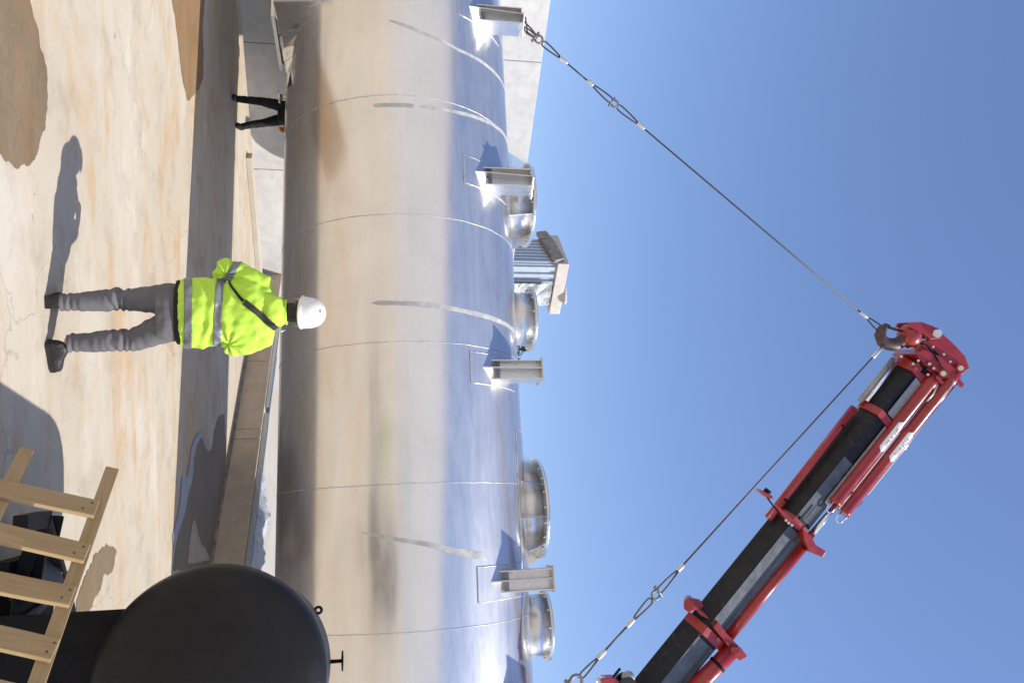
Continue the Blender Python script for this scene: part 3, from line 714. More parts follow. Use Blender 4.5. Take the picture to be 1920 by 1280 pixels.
for cc_, P0, d, px in ((cA, A0, dA, (1668, 815)), (cB, B0, dB, (1690, 838))):
    l_, _ = bl(*px, .3); l0 = (P0-BP).dot(a_ax); mid = P0+d*((l_-l0)); hl = .30
    nrm = (O-mid); nrm = (nrm-d*nrm.dot(d)).normalized(); nrm = (nrm*.8+b_ax*.55).normalized(); tv = d.cross(nrm).normalized()
    b = MB(); rr_ = .1015; rows = []
    for i in range(13):
        t = -hl+2*hl*i/12; sh = math.sqrt(max(0.02, 1-max(0, (abs(t)-hl+.06)/.06)**2))
        rows.append([mid+d*t+(nrm*math.cos(a_)+tv*math.sin(a_))*rr_ for a_ in [rad(q)*sh for q in (-38, -25, -12, 0, 12, 25, 38)]])
    vs = [p for r_ in rows for p in r_]; fs = [(i*7+k_, i*7+k_+1, i*7+k_+8, i*7+k_+7) for i in range(12) for k_ in range(6)]
    b.add(vs, fs, True); pt_ = b.build('name_plate', M_WHITEP, cc_)
    b = MB()
    for i in range(8):                      # the plate's lettering is too small to read in the photo: short strokes of its size
        t = -.16+i*.045; c_ = mid+d*t+nrm*(rr_+.002)
        for a0, a1 in random.sample([((-.014, -.025), (-.014, .025)), ((.014, -.025), (.014, .025)), ((-.014, .025), (.014, .025)), ((-.014, 0), (.014, 0)), ((-.014, -.025), (.014, .025)), ((-.014, -.025), (.014, -.025))], 3):
            b.tube([c_+d*a0[0]+tv*a0[1], c_+d*a1[0]+tv*a1[1]], .0035, 4)
    b.build('lettering', M_LETTER, pt_)
lug([(1676, 806), (1686, 797), (1694, 806), (1682, 818)], .16, .26, 'cylinder_clamp')
for P, r_ in ((A0, .05), (B0, .055)):       # pipe loops at the lower ends
    b = MB(); d = -a_ax; ctr = P+d*.10; b.tube([P-b_ax*.05+c_ax*.03]+[ctr+(-b_ax*math.cos(rad(q))+d*math.sin(rad(q)))*.06+c_ax*.03 for q in range(0, 181, 20)]+[P+b_ax*.07+c_ax*.03, P+b_ax*.12+c_ax*.03+a_ax*.35], .011, 8)
    b.build('pipe_loop', M_CHROME, cA if P is A0 else cB)
# boom head: side cheeks, links and pins
def head(px, c0, c1, name='head_plate'): return lug(px, c0, c1, name)
head([(1672, 664), (1684, 655), (1716, 668), (1744, 690), (1752, 706), (1738, 712), (1706, 694), (1688, 684)], -.28, .30)
head([(1712, 662), (1728, 640), (1746, 636), (1764, 652), (1786, 664), (1794, 682), (1804, 690), (1796, 704), (1776, 716), (1748, 706), (1724, 684)], .18, .24)
head([(1700, 664), (1722, 640), (1742, 630), (1768, 652), (1790, 672), (1790, 700), (1770, 712), (1740, 700), (1722, 684)], -.24, -.18)
head([(1726, 640), (1742, 622), (1756, 626), (1782, 650), (1798, 668), (1806, 690), (1788, 704), (1766, 686), (1744, 664)], -.06, .08, 'link_arm')
head([(1712, 648), (1730, 652), (1758, 680), (1744, 694), (1716, 676)], -.18, .18, 'head_block')
for x, y, r_ in ((1802, 690, .075), (1769, 700, .075), (1743, 682, .04), (1751, 690, .035)):
    b = MB(); b.cyl(bpx(x, y, .18), bpx(x, y, .34), r_, 18, smooth=False); b.build('pin_boss', M_RED, crane, bevel=.006)
    b = MB(); b.cyl(bpx(x, y, .34), bpx(x, y, .37), r_*.55, 14); b.build('pin', M_FERR, crane)
b = MB(); b.box(bpx(1760, 712, .33), (.16, .05, .05), Matrix((b_ax, a_ax, c_ax)).transposed()); b.build('clamp_block', M_RED, crane)
b = MB(); b.box(bpx(1797, 716, .28), (.18, .07, .05), Matrix((b_ax, a_ax, c_ax)).transposed()); b.build('clamp_block', M_RED, crane)
b = MB(); b.tube([bpx(1758, 722, .36), bpx(1750, 738, .36), bpx(1738, 752, .36)], .012, 8); b.build('hydraulic_hose', M_FERR, crane)
for px in (((1716, 676), (1728, 668), (1744, 684), (1734, 694)), ((1744, 660), (1752, 656), (1764, 668), (1756, 672)), ((1730, 690), (1742, 696), (1738, 704), (1726, 698))):
    b = MB(); b.prism([bpx(x, y, .242) for x, y in px], c_ax*.006); b.build('dark_gap_plate', M_BLACKS, crane)  # thin black plates painting the dark gaps of the head
for x, y in ((1722, 676), (1734, 664), (1750, 650), (1770, 664), (1782, 678), (1760, 692), (1690, 668), (1712, 682), (1740, 702)):
    b = MB(); b.cyl(bpx(x, y, .24), bpx(x, y, .262), .022, 6, smooth=False); b.build('bolt', M_FERR, crane)
b = MB(); b.tube([bpx(1700, 652, .2), bpx(1716, 642, .26), bpx(1736, 646, .3), bpx(1752, 664, .3), bpx(1768, 690, .34)], .014, 8); b.build('hydraulic_hose', M_BLACKS, crane)
b = MB(); b.tube([bpx(1790, 704, .3), bpx(1786, 722, .34), bpx(1772, 742, .34), bpx(1756, 762, .33)], .010, 8); b.build('hydraulic_hose', M_FERR, crane)
# clamp and little lamp sticking out from the second collar
b = MB(); b.tube([bpx(1462, 962, .2), bpx(1450, 948, .2), bpx(1438, 932, .2)], .012, 6); b.build('lamp_arm', M_BLACKS, crane)
lm = MB(); lm.prism([bpx(x, y, .12) for x, y in ((1416, 917), (1419, 915), (1432, 922), (1441, 926), (1443, 931), (1437, 933), (1424, 925))], c_ax*.10); lamp = lm.build('work_lamp', M_RED, crane)
b = MB(); b.cyl(bpx(1436, 924, .12), bpx(1441, 918, .14), .055, 12); b.build('lens', M_BLACKS, lamp)
b = MB(); b.prism([bpx(x, y, .26) for x, y in ((1449, 944), (1456, 948), (1500, 986), (1494, 992), (1474, 978))], c_ax*.05); b.build('clamp_plate', M_RED, crane)
for x, y in ((1474, 975), (1479, 980), (1485, 984)):
    b = MB(); b.cyl(bpx(x, y, .31), bpx(x, y, .35), .022, 12); b.build('bolt', M_FERR, crane)
# hose drum at the bottom edge of the picture
hd = bpy.data.objects.new('hose_guide', None); hd.empty_display_size = .1; col.objects.link(hd); hd.parent = crane; hd.location = bpx(1165, 1275, .2)-world_loc(crane)
b = MB(); b.prism([bpx(x, y, .1) for x, y in ((1122, 1270), (1126, 1264), (1146, 1263), (1156, 1270), (1152, 1290), (1128, 1290))], c_ax*.14); b.build('bracket', M_RED, hd, bevel=.01)
b = MB(); b.lathe(bpx(1168, 1277, .05), c_ax, [(.03, 0), (.14, 0), (.14, .04), (.07, .05), (.07, .16), (.14, .17), (.14, .21), (.03, .21)], 28, smooth=False); b.build('reel', M_BLACKP, hd)
b = MB(); b.lathe(bpx(1176, 1268, .15), c_ax, [(.02, 0), (.09, 0), (.10, .04), (.085, .09), (.02, .09)], 28); b.build('reel_cover', M_SILVER, hd)
b = MB(); b.tube([bpx(1150, 1268, .2), bpx(1158, 1258, .2), bpx(1163, 1252, .2)], .02, 8); b.build('pipe_stub', M_BLACKS, hd)
b = MB(); b.tube([bpx(1128, 1280, .2)+(-b_ax*math.cos(q)+a_ax*math.sin(q))*.09 for q in (2*math.pi*k_/16 for k_ in range(16))], .02, 8, closed=True); b.build('hose_coil', M_FERR, hd)
# column and base frame outside the picture, so the boom stands on something
b = MB(); cb = crane_base; b.box(cb+V((0, 0, .6)), (2.4, 5.5, .5)); b.build('base_frame', M_RED, crane, bevel=.03)
for sx in (-1, 1):
    for sy in (-1, 1):
        b = MB(); P = cb+V((sx*.9, sy*2.4, 0)); b.box(P+V((0, 0, .04)), (.6, .6, .08)); b.cyl(P+V((0, 0, .08)), P+V((0, 0, .5)), .09, 16); b.build('outrigger_foot', M_BLACKS, crane)
zb = BW(-8.6, 0, 0).z
b = MB(); b.tube([cb+V((0, 0, .8)), cb+V((0, 0, max(1.4, zb-.2)))], [.35, .28], 24); b.build('column', M_RED, crane)

# ---------------- hook block
HK = at(1665, 632, 11.25)
hk = thing('crane_hook', HK, 'dark red iron lifting hook hanging from the crane boom head', 'hook')
hr = on_plane(1688, 632, HK, V((0, -1, 0)))
px_m = (hr-HK).length/23
def hp(x, y, dy=0): P = on_plane(x, y, HK, V((0, -1, 0))); return P+V((0, dy, 0))
arc = []
ctr = hp(1668, 631)
seq = [(1702, 632), (1695, 634), (1688, 641), (1677, 646), (1665, 645), (1654, 639), (1650, 628), (1654, 617), (1662, 611), (1668, 612)]
b = MB(); b.tube([hp(*q) for q in seq], [.075, .08, .10, .105, .10, .095, .09, .075, .05, .025], 16); b.build('hook_body', M_HOOK, hk)
b = MB(); b.tube([hp(1667, 614), hp(1678, 617), hp(1690, 620)], [.02, .025, .02], 8); b.build('safety_latch', M_HOOK, hk)
b = MB(); b.lathe(hp(1690, 628), (hp(1722, 632)-hp(1690, 628)), [(.04, 0), (.12, 0), (.17, .05), (.19, .14), (.17, .24), (.10, .27)], 24); b.build('swivel', M_RED, hk)
for dy in (-.16, .12):
    b = MB(); b.prism([hp(x, y, dy) for x, y in ((1690, 612), (1694, 605), (1716, 604), (1738, 612), (1752, 622), (1750, 634), (1732, 636), (1716, 624))], (0, .04, 0)); b.build('cheek_plate', M_RED, hk, bevel=.008)
b = MB(); b.cyl(hp(1742, 625, -.22), hp(1742, 625, .2), .06, 16); b.build('pin', M_FERR, hk)
b = MB(); b.tube([hp(1684, 648), hp(1690, 650), hp(1696, 646), (hp(1702, 644)), hp(1711, 647)], .012, 8); b.build('chain', M_HOOK, hk)
b = MB(); b.tube([hp(1735, 612, -.1), hp(1748, 616, -.1), hp(1756, 622, -.1)], .012, 8); b.build('hydraulic_hose', M_BLACKS, hk)

# ---------------- slings
CAP1 = TQ(SP[0], 1.06, 1.70); CAP5 = TQ(SP[4], 1.06, 1.70)
def closest(x, y, A, B):
    d = ray(x, y).normalized(); u_ = (B-A).normalized(); w0 = A-O; bb = u_.dot(d); dd = u_.dot(w0); ee = d.dot(w0)
    t = (bb*ee-dd)/(1-bb*bb); return A+u_*t
HB1 = hp(1652, 618); HB2 = hp(1658, 646)
vis = V((0, -1, 0))
def rope_part(P, Q, parent, r=.0125): b = MB(); b.tube([P, P.lerp(Q, .5), Q], r, 8); return b.build('rope', M_ROPE, parent)
def ferrule(P, Q, parent): b = MB(); d = (Q-P); b.tube([P, P+d*.1, Q-d*.1, Q], [.022, .03, .03, .022], 12); return b.build('ferrule', M_FERR, parent)
def loop(P, Q, wd, parent, r=.012):
    d = (Q-P); L = d.length; d.normalize(); sd_ = d.cross(vis).normalized(); pts = []
    for t, w_ in ((0, .25), (.25, .6), (.6, .9), (.9, 1), (1, .7), (1.03, 0)): pts.append(P+d*L*t+sd_*wd*w_)
    pts2 = [P+d*L*t-sd_*wd*w_ for t, w_ in ((1, .7), (.9, 1), (.6, .9), (.25, .6), (0, .25))]
    b = MB(); b.tube(pts+pts2, r, 8); return b.build('eye_loop', M_ROPE, parent)
def shackle(P, d, label, group, sc=1.0):
    d = d.normalized(); sd_ = d.cross(vis).normalized(); t = thing('shackle', P, label, 'shackle', group)
    b = MB(); R_ = .05*sc; b.tube([P-d*R_*1.1-sd_*R_*.8]+[P+(-sd_*math.cos(q)+d*math.sin(q))*R_ for q in (rad(k_) for k_ in range(0, 181, 18))]+[P-d*R_*1.1+sd_*R_*.8], .014*sc, 10); b.build('bow', M_SHACK, t)
    b = MB(); b.cyl(P-d*R_*1.1-sd_*R_*1.5, P-d*R_*1.1+sd_*R_*1.7, .014*sc, 10); b.build('pin', M_SHACK, t)
    b = MB(); b.cyl(P-d*R_*1.1+sd_*R_*1.2, P-d*R_*1.1+sd_*R_*1.55, .024*sc, 6, smooth=False); b.build('nut', M_SHACK, t)
    return t
def sling(A, B, top, bot, lab, topend=True):
    """A upper anchor, B lower; top/bot: pixel of upper ferrule (two ends) and lower ferrule"""
    t = thing('wire_rope_sling', A, lab, 'wire sling', 'wire rope slings'); return t
c1 = lambda x, y: closest(x, y, HB1, CAP1)
t = thing('wire_rope_sling', HB1, 'long steel wire rope running left from the hook towards the far lug', 'wire sling', 'wire rope slings')
loop(c1(1625, 597), HB1, .05, t); ferrule(c1(1625, 597), c1(1615, 583), t); rope_part(c1(1616, 585), c1(1206, 243), t)
ferrule(c1(1207, 244), c1(1194, 232), t); loop(c1(1195, 233), c1(1158, 201), .042, t)
t = thing('wire_rope_sling', c1(1145, 192), 'short wire rope sling with two eye loops between two shackles', 'wire sling', 'wire rope slings')
loop(c1(1109, 163), c1(1145, 192), .042, t); ferrule(c1(1110, 164), c1(1098, 154), t); rope_part(c1(1098, 154), c1(1059, 124), t)
ferrule(c1(1060, 125), c1(1045, 114), t); loop(c1(1045, 114), c1(1014, 86), .04, t)
shackle(c1(1152, 196), HB1-CAP1, 'left sling shackle joining the long rope to the short sling', 'sling shackles')
shackle(c1(1006, 80), HB1-CAP1, 'shackle nearest the leftmost tank stub', 'sling shackles', 1.1)
t = thing('wire_rope_sling', CAP1, 'doubled wire rope tied round the leftmost stub of the tank', 'wire sling', 'wire rope slings')
P = c1(1003, 78); dS = (CAP1-P); sdv = dS.normalized().cross(vis).normalized()
for o1, o2 in ((.05, .03), (-.05, -.02), (.02, -.05), (-.03, .09)):
    b = MB(); b.tube([P+sdv*o1*.4, P.lerp(CAP1, .5)+sdv*o1, CAP1+sdv*o2+UP*.03-E_*.02, CAP1+sdv*o2-UP*.12-NN*.0], .0125, 8); b.build('strand', M_ROPE, t)
c2 = lambda x, y: closest(x, y, HB2, CAP5)
t = thing('wire_rope_sling', HB2, 'long steel wire rope running down right from the hook beside the boom', 'wire sling', 'wire rope slings')
rope_part(HB2, c2(1640, 645), t, .02); ferrule(c2(1640, 645), c2(1627, 664), t); rope_part(c2(1629, 661), c2(1279, 1057), t)
ferrule(c2(1280, 1056), c2(1268, 1068), t); loop(c2(1268, 1068), c2(1230, 1104), .042, t)
shackle(c2(1224, 1110), CAP5-HB2, 'right sling shackle joining the long rope to the lower sling', 'sling shackles', 1.1)
t = thing('wire_rope_sling', c2(1216, 1118), 'lower wire rope sling with eye loop above the bottom right shackle', 'wire sling', 'wire rope slings')
loop(c2(1184, 1156), c2(1216, 1119), .042, t); ferrule(c2(1185, 1155), c2(1171, 1171), t); rope_part(c2(1172, 1170), c2(1130, 1213), t)
ferrule(c2(1130, 1212), c2(1115, 1229), t); loop(c2(1115, 1229), c2(1084, 1262), .035, t)
shackle(c2(1074, 1272), HB2-CAP5, 'shackle cut by the edge at the lower end of the right sling', 'sling shackles', 1.6)
t = thing('wire_rope_sling', CAP5, 'doubled wire rope tied round the rightmost stub of the tank', 'wire sling', 'wire rope slings')
P = c2(1070, 1277)
for o1 in (.04, -.04): b = MB(); b.tube([P, P.lerp(CAP5, .5)+UP*o1, CAP5+UP*o1, CAP5-UP*.1], .0125, 8); b.build('strand', M_ROPE, t)

# ================================================================== BLACK TANK
Yn, Yf = 4.25, 5.75
Cn = at(390, 1278, Yn); rr0 = (at(613, 1278, Yn)-at(390, 1278, Yn)).length*.985
ax = V((.335, 1, .0)).normalized(); L = 1.12
Cf = Cn+ax*L
bt = thing('black_tank', V((Cn.x+.1, 5, 0)), 'matt black steel cylinder tank in the lower right foreground', 'tank')
prof = [(0.02, -.085), (rr0*.35, -.08), (rr0*.65, -.062), (rr0*.84, -.035), (rr0*.93, -.008), (rr0*.975, .025), (rr0, .07), (rr0, .09)]
b = MB(); b.lathe(Cn, ax, prof+[(rr0, L-.18), (rr0*.97, L-.06), (rr0*.90, L+.04), (rr0*.78, L+.13), (rr0*.62, L+.20), (rr0*.40, L+.26), (rr0*.2, L+.285), (.02, L+.29)], 96); b.build('shell', M_BLACKP, bt)
b = MB(); N_ = 120; aa, bb = basis(ax); b.tube([Cn+ax*.092+(aa*math.cos(q)+bb*math.sin(q))*(rr0+.001) for q in (2*math.pi*k_/N_ for k_ in range(N_))], .0035, 6, closed=True); b.build('weld_seam', simple('worn_black_edge', (.05, .05, .055), .4), bt)
# handwheel valve standing on the crown
vp = at(613, 1240, 5.15); cl = Cn+ax*((5.15-Cn.y)/ax.y); ztop = cl.z+math.sqrt(max(0, rr0**2-(vp.x-cl.x)**2))
v0 = V((vp.x, 5.15, ztop-.03)); zt_ = at(646, 1240, 5.15).z
va = bpy.data.objects.new('valve', None); va.empty_display_size = .05; col.objects.link(va); va.parent = bt; va.location = v0-world_loc(bt)
b = MB(); b.tube([v0, V((v0.x, v0.y, zt_-.008))], [.013, .011], 12); b.build('stem', M_BLACKS, va)
b = MB(); b.lathe(V((v0.x, v0.y, zt_-.02)), UP, [(.02, 0), (.06, .002), (.062, .012), (.02, .014)], 24); b.build('handwheel', M_BLACKS, va)
b = MB(); b.lathe(v0-UP*.01, UP, [(.05, 0), (.05, .03), (.02, .035)], 20); b.build('valve_base', M_BLACKS, va)
# lifting ring seen on its far shoulder
lp = at(597, 1143, 5.15); b = MB(); b.tube([lp+V((math.cos(q)*.02, 0, math.sin(q)*.02)) for q in (2*math.pi*k_/18 for k_ in range(18))], .009, 8, closed=True)
b.tube([lp+V((.02, 0, -.02)), lp+V((.12, 0, -.09))], .02, 8); b.build('lifting_eye', M_BLACKS, bt)
# cradle with splayed legs
for d_ in (.25, .95):
    P = Cn+ax*d_; zb_ = P.z-rr0
    b = MB(); b.prism([V((P.x-.40, P.y, .06)), V((P.x+.40, P.y, .06)), V((P.x+.40, P.y, zb_+.18)), V((P.x+.3, P.y, zb_+.09)), V((P.x, P.y, zb_+.01)), V((P.x-.3, P.y, zb_+.09)), V((P.x-.40, P.y, zb_+.18))], ax*.05); b.build('saddle', M_BLACKS, bt)
for sx in (-1, 1):
    b = MB(); c_ = Cn+ax*.7+V((sx*.46, 0, 0)); c_.z = .035; R = Matrix((V((ax.y, -ax.x, 0)), ax, UP)).transposed(); b.box(c_, (.12, 1.5, .07), R); b.build('skid_beam', M_BLACKS, bt, bevel=.006)

# dark steel A-frame stand lying between pallet and tank
fr = thing('steel_stand', atz(60, 1000), 'black steel trestle stand lying behind the slatted wooden panel', 'stand')
def gz(x, y, z=0): return atz(x, y, z)
def bar(p, q, w_, h_, name='bar'):
    p = V(p); q = V(q); d = (q-p); L_ = d.length; d.normalize(); a1_, b1_ = basis(d); R = Matrix((d, a1_, b1_)).transposed(); b = MB(); b.box((p+q)/2, (L_, w_, h_), R); return b.build(name, M_BLACKS, fr, bevel=.004)
bar(gz(86, 976, .42), gz(118, 1080, .05), .05, .05, 'leg'); bar(gz(86, 976, .42), gz(60, 1150, .05), .07, .05, 'leg')
bar(gz(84, 972, .40), gz(38, 982, .40), .08, .07, 'cross_bar'); bar(gz(118, 1078, .06), gz(134, 1165, .06), .09, .05, 'foot_bar')
bar(gz(74, 980, .38), gz(20, 1140, .08), .05, .07, 'leg'); bar(gz(20, 1132, .06), gz(75, 1165, .06), .12, .06, 'foot_bar')
bar(gz(100, 970, .38), gz(94, 1000, .30), .03, .10, 'hook_plate'); bar(gz(0, 1080, .15), gz(60, 1060, .15), .14, .08, 'cross_bar')
bar(gz(0, 1150, .10), gz(60, 1170, .10), .30, .10, 'foot_bar')
b = MB(); b.prism([gz(96, 1038, .10), gz(108, 1075, .10), gz(104, 1077, .10), gz(91, 1038, .10)], (0, 0, .03)); b.build('grey_strap', M_GALV, fr)
b = MB(); b.prism([gz(44, 1030, .13), gz(90, 1035, .13), gz(118, 1095, .13), gz(60, 1160, .13), gz(10, 1160, .13), gz(20, 1100, .13)], (0, 0, .02)); b.build('deck_plate', simple('worn_dark_plate', (.06, .065, .075), .6, 0, .35, 5), fr)

# ================================================================== SLATTED WOODEN PANEL (leaning)
rdir = V((.579, -.815, 0)).normalized(); nh = V((.815, .579, 0)).normalized()
sdir = (nh*.371+UP*.9285).normalized(); pn = rdir.cross(sdir).normalized()
if pn.y > 0: pn = -pn
R0 = O+ray(208, 885)*3.45
wp = thing('wooden_panel', V((R0.x, R0.y, 0)), 'slatted raw timber panel leaning in the near foreground', 'wooden panel')
def PW(u_, v_, d_=0): return R0+rdir*u_-sdir*v_+pn*d_
def ppx(x, y, d_=0): P = on_plane(x, y, R0+pn*d_, pn); q = P-R0; return q.dot(rdir), -q.dot(sdir)
def board(u0, v0, u1, v1, wd, th, d_, name):
    A = PW(u0, v0, d_); B = PW(u1, v1, d_); d = B-A; Lb = d.length; d.normalize(); sd_ = d.cross(pn).normalized(); Rm = Matrix((sd_, pn, d)).transposed()
    b = MB(); n_ = 5
    rr = []
    for i in range(n_+1):
        z_ = (i/n_-.5)*Lb; wob = .003*noise.noise(V((i*2.1, u0*5, v0*7)))
        rr.append([V((-wd/2+wob, -th/2, z_)), V((wd/2+wob, -th/2, z_)), V((wd/2+wob, th/2, z_)), V((-wd/2+wob, th/2, z_))])
    b.rings(rr, smooth=False)
    ob = b.build(name, M_WOOD, None, bevel=.0025); ob.parent = wp; ob.matrix_local = Matrix.Translation((A+B)/2-world_loc(wp))@Rm.to_4x4()
    return ob
u1_, v1_ = ppx(180, 945); u4_, v4_ = ppx(62, 1285)
board(-.02, 0, 2.2, ppx(62, 1285)[1]*1.0+.0, .054, .03, -.004, 'rail')
ua, va_ = ppx(48, 850); ub, vb_ = ppx(0, 945); vm = (va_+vb_)/2
board(ua-.02, va_, ua+2.3, va_+(vb_-va_)/(ub-ua)*2.3, .054, .03, -.004, 'rail')
board(-.02, vm*2.1, 2.2, vm*2.1, .054, .03, -.004, 'rail')
nails = MB()
for (x0, y0), (x1, y1) in (((181, 955), (0, 916)), ((163, 1038), (0, 1000)), ((136, 1119), (0, 1093)), ((104, 1219), (0, 1196)), ((72, 1318), (0, 1300))):
    uA, vA = ppx(x0, y0, .0225); uB, vB = ppx(x1, y1, .0225); k_ = 2.2
    uE = uA+(uB-uA)*k_; vE = vA+(vB-vA)*k_
    board(uA, vA-.0, uE, min(vE, 1.15), .084, .021, .0225, 'slat')
    for q in (.03, .065):
        P = PW(uA+(uE-uA)*q+(.018 if q > .05 else -.02), vA+(vE-vA)*q, .034); nails.cyl(P, P+pn*.002, .004, 8)
nails.build('nail_heads', M_HOOK, wp)

# ================================================================== PEOPLE
def loft(b, levels, n=28, e=2.3):
    rr = []
    for z_, cx, cy, rx, ry in levels:
        row = []
        for k_ in range(n):
            a_ = 2*math.pi*k_/n; c_, s_ = math.cos(a_), math.sin(a_)
            row.append(V((cx+rx*math.copysign(abs(c_)**(2/e), c_), cy+ry*math.copysign(abs(s_)**(2/e), s_), z_)))
        rr.append(row)
    b.rings(rr)
def hand(b, W, d, side, curl=.6, sc=1.0):
    """palm and five fingers, d: direction from wrist to knuckles"""
    d = d.normalized(); up = V((0, 0, 1)); s_ = d.cross(up)
    s_ = s_.normalized() if s_.length > .2 else V((1, 0, 0)); nrm = s_.cross(d).normalized()
    b.tube([W, W+d*.03*sc, W+d*.09*sc], [.026*sc, .034*sc, .036*sc], 10)
    for i, (o, L_) in enumerate(((-.03, .075), (-.01, .085), (.01, .08), (.029, .062))):
        k0 = W+d*.088*sc+s_*o*sc; k1 = k0+(d*math.cos(curl*.5)-nrm*math.sin(curl*.5))*L_*.45*sc; k2 = k1+(d*math.cos(curl*1.3)-nrm*math.sin(curl*1.3))*L_*.55*sc
        b.tube([W+d*.05*sc+s_*o*.7*sc, k0, k1, k2], [.011*sc, .0105*sc, .0095*sc, .007*sc], 8)
    k0 = W+d*.03*sc+s_*side*.03*sc; b.tube([W+d*.015*sc+s_*side*.012*sc, k0, k0+(d*.7+s_*side*.6-nrm*.2)*.04*sc, k0+(d*.95+s_*side*.35-nrm*.4)*.07*sc], [.014*sc, .013*sc, .011*sc, .008*sc], 8)
def person_at(root, o, hair_mat, pants_mat, coat_mat, legs, arms, detail):
    pass

# --- worker in the hi-vis jacket, seen from behind
PY = 5.74
p1 = thing('person', V((-.17, PY, 0)), 'person from behind in lime hi-vis jacket, grey trousers and white helmet', 'person')
Lank, Rank = V((-.255, PY-.02, .09)), V((.012, PY+.0, .10))
Lkn, Rkn = V((-.282, PY+.02, .46)), V((-.01, PY+.03, .47))
Lhip, Rhip = V((-.285, PY, .80)), V((-.115, PY, .80))
# body skin (one continuous mesh)
b = MB()
hc = V((-.200, PY+.01, 1.625))
b.ell(hc+V((0, .012, .0)), (.076, .096, .115)); b.ell(hc+V((0, .045, -.06)), (.055, .058, .062)); b.tube([hc+V((0, -.012, -.04)), V((-.2, PY-.012, 1.44))], [.058, .062], 14)
b.ell(hc+V((0, .115, -.02)), (.014, .02, .026)); b.ell(hc+V((0, .105, -.058)), (.026, .012, .008))
for sx in (-1, 1): b.ell(hc+V((sx*.088, .004, -.035)), (.014, .022, .036)); b.ell(hc+V((sx*.03, .088, .012)), (.013, .010, .009))
loft(b, [(1.46, -.2, PY, .08, .07), (1.38, -.2, PY, .17, .10), (1.1, -.2, PY, .16, .10), (.88, -.2, PY, .16, .11), (.78, -.2, PY, .16, .11)])
b.tube([Lhip, Lkn, Lank], [.09, .06, .04], 14); b.tube([Rhip, Rkn, Rank], [.09, .06, .04], 14)
b.tube([V((-.36, PY, 1.36)), V((-.475, PY-.01, 1.13)), V((-.36, PY+.2, 1.06)), V((-.30, PY+.24, 1.05))], [.055, .05, .032, .028], 12); hand(b, V((-.30, PY+.24, 1.05)), V((1, .15, -.1)), 1, .5)
b.tube([V((-.05, PY, 1.36)), V((.025, PY+.02, 1.15)), V((-.04, PY+.22, 1.12)), V((-.09, PY+.25, 1.13))], [.055, .05, .032, .028], 12); hand(b, V((-.09, PY+.25, 1.13)), V((-1, .15, .1)), -1, .5)
remesh(b, 'body', M_SKIN, p1, .007, 3)
# trousers
def fold(co, amp=1.0):
    a_ = noise.noise(V((co.x*7, co.y*7, co.z*26)))*.006; k_ = math.exp(-((co.z-.44)/.07)**2)*.008*math.sin(co.z*120+co.x*14+5*noise.noise(co*9))
    h_ = math.exp(-((co.z-.13)/.05)**2)*.006*math.sin(co.z*150+co.x*20)
    d_ = .006*noise.noise(V((co.x*14+co.z*9, co.y*8, co.z*12-co.x*8)))
    return (a_+k_+h_+d_)*amp
b = MB()
loft(b, [(.90, -.195, PY, .165, .125), (.84, -.195, PY, .195, .135), (.74, -.195, PY-.005, .20, .145), (.68, -.195, PY, .185, .135)], e=2.5)
b.tube([Lhip+V((0, 0, -.02)), Lhip.lerp(Lkn, .4), Lkn+V((0, 0, .05)), Lkn, Lkn.lerp(Lank, .3)+V((0, -.01, 0)), Lank.lerp(Lkn, .25), Lank+V((0, 0, -.015))], [.108, .098, .078, .073, .074, .060, .058], 20)
b.tube([Rhip+V((0, 0, -.02)), Rhip.lerp(Rkn, .4), Rkn+V((0, 0, .05)), Rkn, Rkn.lerp(Rank, .3)+V((0, -.01, 0)), Rank.lerp(Rkn, .25), Rank+V((0, 0, .01))], [.108, .098, .078, .073, .074, .062, .060], 20)
tr = remesh(b, 'trousers', M_GREYC, p1, .0075, 5, fold)
b = MB(); loft(b, [(.80, -.197, PY, .218, .152), (.86, -.197, PY, .222, .156)]); b.build('black_hem', M_BLACKC, p1)
# shoes
def shoe(name, heel, toe, zs_=0.0):
    d = (toe-heel).normalized(); n_ = V((-d.y, d.x, 0)); L_ = (toe-heel).length; b = MB(); rr = []
    for t, w_, h_ in ((0, .03, .055), (.04, .038, .085), (.2, .041, .105), (.38, .043, .10), (.55, .047, .075), (.75, .050, .058), (.92, .040, .048), (1, .02, .035)):
        c_ = heel+d*(L_*t)+V((0, 0, zs_+.02)); rr.append([c_+n_*(w_*math.cos(a_))+V((0, 0, (h_ if math.sin(a_) > 0 else .008)*math.sin(a_)+.0)) for a_ in (2*math.pi*k_/20 for k_ in range(20))])
    b.rings(rr); ob = remesh(b, 'shoe', M_SHOE, p1, .005, 3, lambda co: .0015*noise.noise(co*60))
    b = MB(); rr = []
    for t, w_ in ((0, .034), (.05, .043), (.3, .043), (.6, .051), (.8, .053), (.95, .04), (1.02, .018)):
        c_ = heel+d*(L_*t); rr.append([c_+n_*w_+V((0, 0, zs_+.002)), c_+n_*w_+V((0, 0, zs_+.026)), c_-n_*w_+V((0, 0, zs_+.026)), c_-n_*w_+V((0, 0, zs_+.002))])
    b.rings(rr, smooth=False); so_ = b.build('sole', M_SOLE, ob)
    so_.data.transform(Matrix.Translation(-world_loc(p1))); so_.location = (0, 0, 0)
    return ob
shoe('shoe', V((-.252, PY-.08, 0)), V((-.285, PY+.20, 0)))
shoe('shoe', V((.0, PY-.05, 0)), V((.195, PY+.06, 0)))
